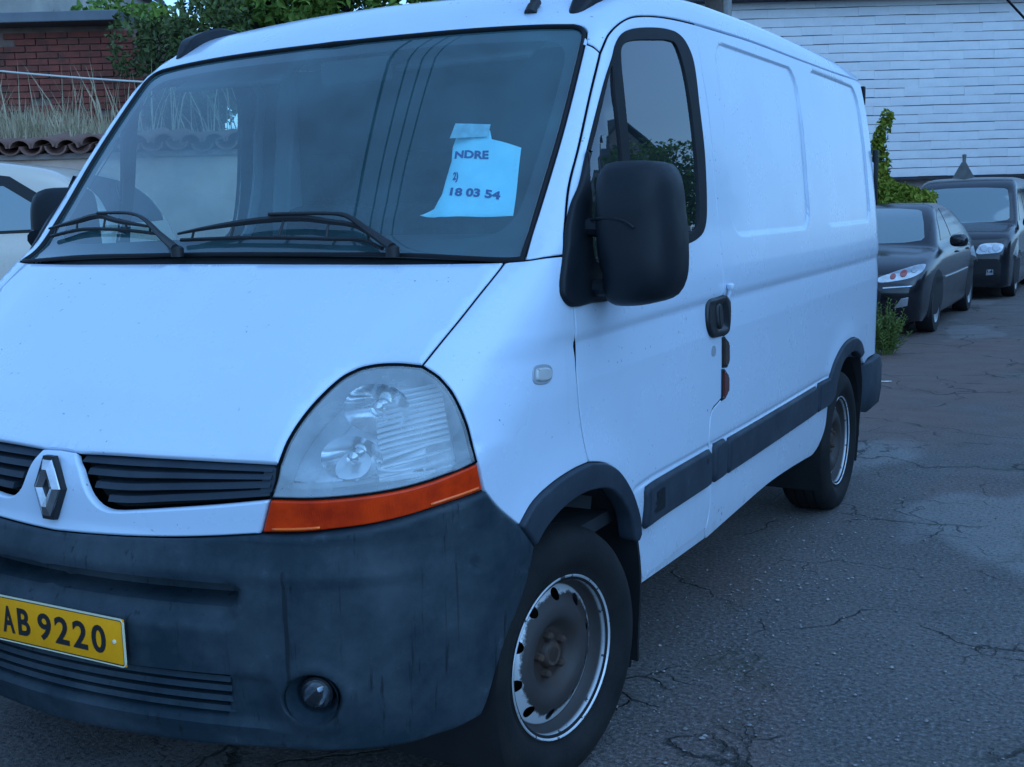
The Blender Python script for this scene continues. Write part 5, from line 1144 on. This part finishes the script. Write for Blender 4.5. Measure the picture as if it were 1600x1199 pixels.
# ---------------------------------------------------------------- parked cars
simple('car_pane', (.16,.22,.23), .06, spec=1., coat=1.)  # pale base colour holds part of the sky reflected in the windscreens
simple('car_side_pane', (.012,.016,.018), .08, spec=.3)
simple('car_rubber', (.012,.012,.014), .7)
simple('lamp_clear', (.55,.57,.60), .14, .55, coat=.6, var=.3, scale=14)
simple('lamp_bulb_red', (.35,.05,.04), .2, coat=.6)
simple('alloy', (.42,.44,.46), .35, .8)
def blob(name, c, d, mat, parent, rot=None, pw_=2.6, seg=20):
    """rounded lamp or mirror body: superellipsoid"""
    V = []; F = []; n = seg; m = 10; sp = lambda v: math.copysign(abs(v)**(2/pw_), v)
    for j in range(m+1):
        ph = -math.pi/2+math.pi*j/m
        for k in range(n):
            a = 2*math.pi*k/n; q = Vector((d[0]*.5*sp(math.cos(ph))*sp(math.cos(a)), d[1]*.5*sp(math.cos(ph))*sp(math.sin(a)), d[2]*.5*sp(math.sin(ph)))); q = rot @ q if rot is not None else q; V.append((c[0]+q.x, c[1]+q.y, c[2]+q.z))
    for j in range(m):
        for k in range(n): F.append((j*n+k, j*n+(k+1) % n, (j+1)*n+(k+1) % n, (j+1)*n+k))
    mb = MB(); mb.v = V; mb.f = F; return mb.build(name, mat, parent, sharp=None)

VAN_BODY = body
def car_shape(YF, HD, YR, WZ, TF, GW, WSY, RF, RY, bow=.20, zf=.17):
    """closed car surface: lower body joined with the glasshouse"""
    def f(p):
        x, y, z = np.abs(p[...,0]), p[...,1], p[...,2]
        a = x-(WZ(z)-TF(y)); b = (YF(z)+bow*x*x-y)*.85; c = (z-(HD(y)-.05*x*x))*.96; d = y-YR(z)+.12*x*x
        lo = rmax(rmax(rmax(b, c, .07), a, .11), d, .10); lo = np.maximum(lo, zf-z)
        g = rmax((WSY(z)+.13*x*x-y)*.72, (z-(RF(y)-.045*x*x))*.97, .09); g = rmax(g, (x-GW(z))*.94, .07); g = rmax(g, (y-RY(z)+.08*x*x)*.8, .08); g = np.maximum(g, .6-z)
        h = np.clip(.5+.5*(g-lo)/.03, 0, 1); return g*(1-h)+lo*h-.03*h*(1-h)
    return f
def car(name, label, loc, rz, shape, L, zc, paint, ws, wins, wheels, wr, wx, lamps, front, rear_glass, mirror_at, mirror_mat, group='parked cars', glass='car_pane'):
    global body
    t = empty(name, loc, rz, label, 'car', group); body = shape
    ys = L*(.5-.5*np.cos(np.linspace(.03, math.pi-.03, 110))); an = np.radians(np.linspace(-128, 128, 97)); V = []
    for y in ys:
        zz = zc(y); D = np.stack([np.sin(an), 0*an, np.cos(an)], 1); o = np.array([0, y, zz]); V.append(cast(o+D*2.6, -D))
    V = np.concatenate(V); n = len(an); F = [(i*n+k, (i+1)*n+k, (i+1)*n+k+1, i*n+k+1) for i in range(len(ys)-1) for k in range(n-1)]+[tuple(range(n)), tuple((len(ys)-1)*n+k for k in range(n))[::-1]]
    mb = MB(); mb.v = [tuple(v) for v in V]; mb.f = F; mb.build('body', paint, t, sharp=55)
    def on(P, ch): H, _ = surf(np.array(P, float), ch); return H
    def poly(P, st=.03): return np.array([q for i in range(len(P)) for q in crom([P[i], P[(i+1) % len(P)]], st)[:-1]])
    def part(nm, P, ch, mat, off=.004, smooth=False, half=False, mir=False, par=None, bev=.003, step=.06):
        Q = np.array(crom(P, .03, True)) if smooth else poly(P)
        if half: Q[np.abs(Q[:,0]) < 1e-6, 0] = 0
        return panel(nm, Q, ch, mat, par or t, off=off, gap=0, thick=.012, bevel=bev, step=step, half=half, mirror=mir)
    part('windscreen', [(x, 1.5, z) for x, z in ws], 'front', glass, half=True)
    part('rear_window', [(x, 3.8, z) for x, z in rear_glass], 'rear', glass, half=True)
    for w in wins: part('side_window', [(.8, y, z) for y, z in w], 'side', 'car_side_pane' if glass == 'car_pane' else glass, mir=True)
    for nm, P, mt, half in front: part(nm, [(x, .05, z) for x, z in P], 'front', mt, half=half, mir=not half, off=.006)
    for P, mt, bulbs in lamps:
        Q = on([(x, 0, z) for x, z in P], 'front'); Q = [tuple(q) for q in Q]; a, b = part('headlight', Q, 'diag', mt, .005, True, mir=True, bev=.008, step=.04)
        for bx, bz, br, bm in bulbs:
            c = on([(bx+br*math.cos(q), 0, bz+br*math.sin(q)) for q in np.linspace(0, 6.283, 13)[:-1]], 'front')
            for par, s in ((a, 1), (b, -1)):
                o = part('bulb', [tuple(q) for q in c], 'diag', bm, .012, True, par=par, bev=.004, step=.03)
                if s < 0: mirrored(o, par); bpy.data.objects.remove(o)
    for y in wheels:
        arch = [(.9, y+(wr+.055)*math.cos(q), max(.19, wr+(wr+.055)*math.sin(q))) for q in np.linspace(-.45, math.pi+.45, 26)]
        part('wheel_arch', arch, 'side', 'car_rubber', mir=True, off=.003)
        for s in (1,-1):
            mb = MB(); mb.lathe([(-.18,wr*.6),(-.18,wr*.97),(-.14,wr),(-.02,wr),(.008,wr*.96),(.012,wr*.7),(.002,wr*.66)], 28); mb.v = [(s*(wx+v[0]), y+v[1], wr+v[2]) for v in mb.v]; w = mb.build('wheel', 'car_rubber', t)
            mb = MB(); mb.lathe([(.006,wr*.67),(-.008,wr*.6),(-.014,wr*.25),(-.004,.0005)], 28); mb.v = [(s*(wx+v[0]), y+v[1], wr+v[2]) for v in mb.v]; mb.build('rim', 'alloy', w)
    for s in (1,-1): blob('door_mirror', (s*mirror_at[0], mirror_at[1], mirror_at[2]), (.21,.13,.15), mirror_mat, t, Matrix.Rotation(R(-12*s), 3, 'Z'), 2.8)
    body = VAN_BODY
    return t
# black saloon
TF0 = Spl([(-.2,.20),(0,.13),(.2,.075),(.5,.03),(.9,.005),(1.2,0),(3.6,0),(4.2,.04),(4.7,.13)])
sal_shape = car_shape(Spl([(.1,.14),(.2,.09),(.35,.02),(.5,0),(.6,.025),(.68,.08),(.75,.18),(.85,.45),(1.,1.)]), Spl([(-.2,.66),(.1,.735),(.4,.83),(.8,.91),(1.2,.965),(1.6,.99),(3.6,1.02),(4.2,1.03),(4.7,.97)]), Spl([(.1,4.58),(.4,4.68),(.7,4.68),(1.,4.62)]),
    Spl([(.1,.84),(.2,.875),(.4,.903),(.6,.910),(.8,.898),(.97,.872),(1.2,.84)]), TF0, Spl([(.6,.90),(.95,.815),(1.1,.765),(1.3,.675),(1.45,.595)]), Spl([(.6,.70),(.95,1.20),(1.2,1.66),(1.40,2.10),(1.5,2.4)]), Spl([(.5,1.0),(1.9,1.38),(2.3,1.445),(2.9,1.455),(3.4,1.41),(4.3,1.2)]), Spl([(.6,4.6),(.95,4.32),(1.2,3.92),(1.4,3.45)]))
sal = car('saloon_car', 'black saloon car parked nose first directly behind the van', (-.74,10.25,0), 0., sal_shape, 4.68, lambda y: .55, 'car_dark',
    [(0,.985),(.45,.995),(.64,1.02),(.665,1.05),(.60,1.22),(.53,1.345),(.48,1.365),(.25,1.385),(0,1.39)], [[(1.72,1.005),(2.50,1.03),(2.48,1.375),(2.34,1.365),(2.05,1.25)],[(2.57,1.032),(3.55,1.05),(3.20,1.33),(2.90,1.38),(2.56,1.378)]], (.95,3.66), .325, .885,
    [([(.40,.655),(.53,.715),(.67,.765),(.78,.795),(.835,.79),(.845,.745),(.81,.69),(.72,.650),(.58,.622),(.42,.612)], 'lamp_clear', [(.56,.672,.030,'lamp_bulb_red'),(.66,.70,.036,'lamp_bulb_red'),(.755,.735,.028,'alloy')])],
    [('grille', [(0,.26),(.36,.27),(.44,.34),(.46,.50),(.40,.565),(0,.575)], 'car_rubber', True), ('chrome_trim', [(.47,.545),(.76,.565),(.765,.578),(.47,.562)], 'chrome', False), ('fog_lamp', [(.58,.33),(.66,.44),(.73,.452),(.72,.36)], 'lamp_clear', False), ('lower_intake', [(0,.195),(.60,.20),(.66,.235),(0,.24)], 'car_rubber', True), ('number_plate', [(0,.58),(.26,.58),(.26,.665),(0,.665)], 'plate_yellow', True)],
    [(0,1.05),(.50,1.06),(.60,1.10),(.52,1.33),(0,1.37)], (1.0,1.78,1.0), 'car_black')
for s in (1,-1):
    mb = MB(); mb.tube([(s*.917,1.35,.60),(s*.921,2.2,.60),(s*.919,3.2,.605)], .010, 6); mb.build('side_moulding', 'alloy', sal)
    for y in (2.42,3.36): blob('door_handle', (s*.905,y,.85), (.03,.16,.03), 'car_black', sal, None, 2.5)
# dark compact van
TF1 = Spl([(-.2,.16),(0,.10),(.2,.055),(.5,.02),(.9,0),(3.9,0),(4.2,.02),(4.5,.07)])
mpv_shape = car_shape(Spl([(.1,.10),(.2,.06),(.4,0),(.6,.0),(.75,.035),(.86,.10),(.95,.22),(1.1,.7)]), Spl([(-.2,.80),(.1,.90),(.4,.99),(.8,1.07),(1.1,1.11),(2.,1.15),(4.4,1.15)]), Spl([(.1,4.30),(.5,4.38),(1.2,4.38)]),
    Spl([(.1,.86),(.3,.893),(.6,.90),(.9,.892),(1.1,.872),(1.3,.85)]), TF1, Spl([(.6,.93),(1.0,.865),(1.3,.81),(1.6,.742),(1.85,.68)]), Spl([(.6,.35),(1.08,1.02),(1.4,1.46),(1.72,1.95),(1.85,2.3)]), Spl([(.5,1.45),(1.7,1.71),(2.2,1.795),(3.,1.825),(4.1,1.81),(4.5,1.78)]), Spl([(.6,4.42),(1.2,4.36),(1.8,4.25)]), bow=.16)
mpv = car('compact_van', 'tall black compact van parked behind the black saloon', (-.40,15.6,0), 0., mpv_shape, 4.38, lambda y: .62, 'car_dark',
    [(0,1.105),(.50,1.115),(.70,1.14),(.73,1.17),(.69,1.40),(.63,1.60),(.58,1.625),(.3,1.645),(0,1.65)], [[(1.50,1.13),(2.40,1.15),(2.38,1.62),(2.10,1.62),(1.85,1.50)],[(2.48,1.15),(3.50,1.16),(3.50,1.62),(2.48,1.62)]], (.86,3.54), .325, .88,
    [([(.40,.69),(.44,.80),(.50,.825),(.70,.83),(.765,.805),(.77,.76),(.74,.70),(.60,.675),(.43,.67)], 'lamp_clear', [(.51,.755,.048,'alloy'),(.67,.76,.05,'alloy'),(.59,.715,.02,'alloy')])],
    [('front_bumper', [(0,.19),(.62,.20),(.74,.26),(.75,.52),(.70,.60),(0,.60)], 'car_rubber', True), ('grille', [(0,.67),(.37,.67),(.38,.79),(0,.795)], 'car_rubber', True), ('fog_lamp', [(.55,.36),(.65,.37),(.65,.45),(.56,.45)], 'lamp_clear', False)],
    [(0,1.15),(.6,1.16),(.56,1.6),(0,1.63)], (1.0,1.45,1.10), 'car_black')
# white hatchback on the left
hat_shape = car_shape(Spl([(.1,.12),(.25,.05),(.45,0),(.6,.02),(.70,.08),(.80,.2),(.95,.8)]), Spl([(-.2,.70),(.1,.79),(.4,.88),(.9,.97),(1.4,1.0),(4.,1.02)]), Spl([(.1,3.86),(.5,3.95),(1.,3.9)]),
    Spl([(.1,.80),(.3,.845),(.6,.86),(.85,.848),(1.,.825),(1.2,.8)]), TF1, Spl([(.6,.87),(.95,.775),(1.1,.735),(1.3,.665),(1.45,.60)]), Spl([(.6,.55),(.95,1.03),(1.2,1.42),(1.40,1.86),(1.5,2.1)]), Spl([(.5,1.05),(1.6,1.37),(2.1,1.475),(2.7,1.495),(3.3,1.44),(3.8,1.33)]), Spl([(.6,4.0),(.95,3.9),(1.2,3.78),(1.4,3.55)]))
simple('window_pale', (.20,.27,.28), .06, spec=1., coat=1.)
hat = car('hatchback_car', 'white hatchback parked between the van and the tiled wall', tuple(Vector((-3.95,2.95,.42))-RV*3.55), R(118.7-180), hat_shape, 3.94, lambda y: .6, 'car_white',
    [(0,1.01),(.5,1.02),(.62,1.06),(.53,1.34),(0,1.39)], [[(1.50,.985),(3.62,1.02),(3.52,1.20),(3.25,1.36),(2.80,1.42),(2.2,1.41),(1.95,1.33)]], (.80,3.25), .30, .84,
    [([(.40,.66),(.55,.74),(.70,.75),(.74,.70),(.60,.64),(.42,.62)], 'lamp_clear', [])], [('grille', [(0,.3),(.4,.3),(.4,.45),(0,.46)], 'car_rubber', True)], [(0,1.06),(.5,1.07),(.55,1.12),(.48,1.34),(0,1.38)], (.95,1.55,1.0), 'car_white', glass='car_rubber')
body = hat_shape
for w in ([(1.62,1.005),(2.38,1.012),(2.38,1.325),(2.22,1.325),(2.02,1.27)], [(2.46,1.013),(3.50,1.035),(3.44,1.17),(3.22,1.30),(2.46,1.325)]):
    Q = np.array([q for i in range(len(w)) for q in crom([(.8,)+w[i], (.8,)+w[(i+1) % len(w)]], .03)[:-1]]); panel('window_pane', Q, 'side', 'window_pale', hat, off=.009, gap=0, thick=.01, bevel=.003, step=.06, mirror=True)
body = VAN_BODY
# ---------------------------------------------------------------- pole, cables, sign, small things
up_ = empty('utility_pole', (-1.80,9.36,0), 0, 'wooden utility pole with a concrete post standing behind the van roof', 'pole')
mb = MB(); mb.tube([(-.03,0,-.3),(-.03,0,3.5),(-.03,0,7.0)], [.115,.105,.09], 14); mb.build('post', 'pole_wood', up_); mb = MB(); mb.bbox((.085,.03,1.9), (.07,.12,4.4), .01); mb.build('concrete_stub', 'concrete', up_)
mb = MB(); mb.bbox((-.05,-.12,6.55), (1.1,.10,.10), .01); mb.build('cross_arm', 'pole_wood', up_)
def sag(a, b, s, n=24): a, b = Vector(a), Vector(b); return [a.lerp(b, i/n)-Vector((0,0,s*4*(i/n)*(1-i/n))) for i in range(n+1)]
def cable(a, b, s, r, label, mat='cable_black', group=None, name='overhead_cable'):
    mb = MB(); mb.tube(sag(a, b, s), r, 6); return tag(mb.build(name, mat, None, sharp=None), label, 'cable', group)
for i, (x, r_, l) in enumerate(((-2.42,.020,'thick black overhead cable, leftmost of the four running over the van'), (-2.16,.012,'thin overhead cable second from the left above the van'), (-1.98,.012,'thin overhead cable third from the left above the van'), (-1.82,.011,'thin overhead cable, rightmost of the four above the van'))):
    cable((x+.05,9.24,6.66), (x-.12,-16.,6.9), .35, r_, l, group='cables over the van')
cable((-1.75,9.3,6.7), (2.103, 18.233, 2.249), .12, .016, 'lower of two black cables crossing the corner above the slate wall'); cable((-1.75,9.3,6.9), (2.164, 18.358, 2.788), .12, .014, 'upper of two black cables crossing the corner above the slate wall')
cable((-6.6,2.55,2.83), (-3.1,4.45,2.42), .07, .007, 'pale cord strung in front of the brick outbuilding', 'cable_white', name='cord')
sg = empty('road_sign', (-.65,19.0,0), 0, 'grey back of a triangular road sign above the black compact van', 'sign'); mb = MB(); mb.tube([(0,.04,0),(0,.04,2.20)], .03, 10); mb.lathe([(0,.034),(.04,.034),(.05,.0005)], 10, 'z', (0,.04,2.19)); mb.build('post', 'sign_grey', sg)
mb = MB(); tri_ = [(-.47,1.30),(-.44,1.25),(.44,1.25),(.47,1.30),(.035,2.10),(-.035,2.10)]; V = [(x, -.012, z) for x, z in tri_]+[(x, .012, z) for x, z in tri_]; mb.add(V, [tuple(range(6)), tuple(range(11,5,-1))]+[(i,(i+1) % 6,6+(i+1) % 6,6+i) for i in range(6)]); mb.build('panel', 'sign_grey', sg, smooth=False)
mb = MB(); mb.box((.0,0,0), (.11,.028,.003)); mb.box((.05,.012,.001), (.05,.02,.003)); o = mb.build('paper_scrap', 'white_scrap', None, smooth=False, loc=(.345,7.22,.006)); o.rotation_euler = (0,0,R(8)); tag(o, 'small strip of white litter on the tarmac behind the rear wheel', 'litter')
# loose grit
rnd = random.Random(31); mb = MB()
ico = [(0,0,1),(.9,0,.1),(.28,.86,0),(-.72,.53,.1),(-.72,-.53,0),(.28,-.86,.1),(0,0,-.7)]
for i in range(1900):
    if i < 900: x, y = rnd.gauss(1.02,.22), rnd.uniform(.3,4.2)
    elif i < 1500: x, y = rnd.uniform(.9,2.6), rnd.uniform(-.3,2.2)
    else: x, y = rnd.uniform(.8,4.2), rnd.uniform(-.4,9.)
    if -.16 < x-.93 < .12 and (abs(y) < .3 or abs(y-3.08) < .3): continue
    s = abs(rnd.gauss(0,.0032))+.0016; k = rnd.uniform(.6,1.3); c = rnd.uniform(0,6.28); cc, sn = math.cos(c), math.sin(c)
    mb.add([(x+(p[0]*cc-p[1]*sn)*s*k, y+(p[0]*sn+p[1]*cc)*s, .002+p[2]*s*.6+s*.3) for p in ico], [(0,1,2),(0,2,3),(0,3,4),(0,4,5),(0,5,1),(6,2,1),(6,3,2),(6,4,3),(6,5,4),(6,1,5)])
tag(mobj('grit', mb.v, mb.f, 'stone', None, smooth=False), 'loose grit and pebbles scattered over the tarmac', 'grit', kind='stuff')
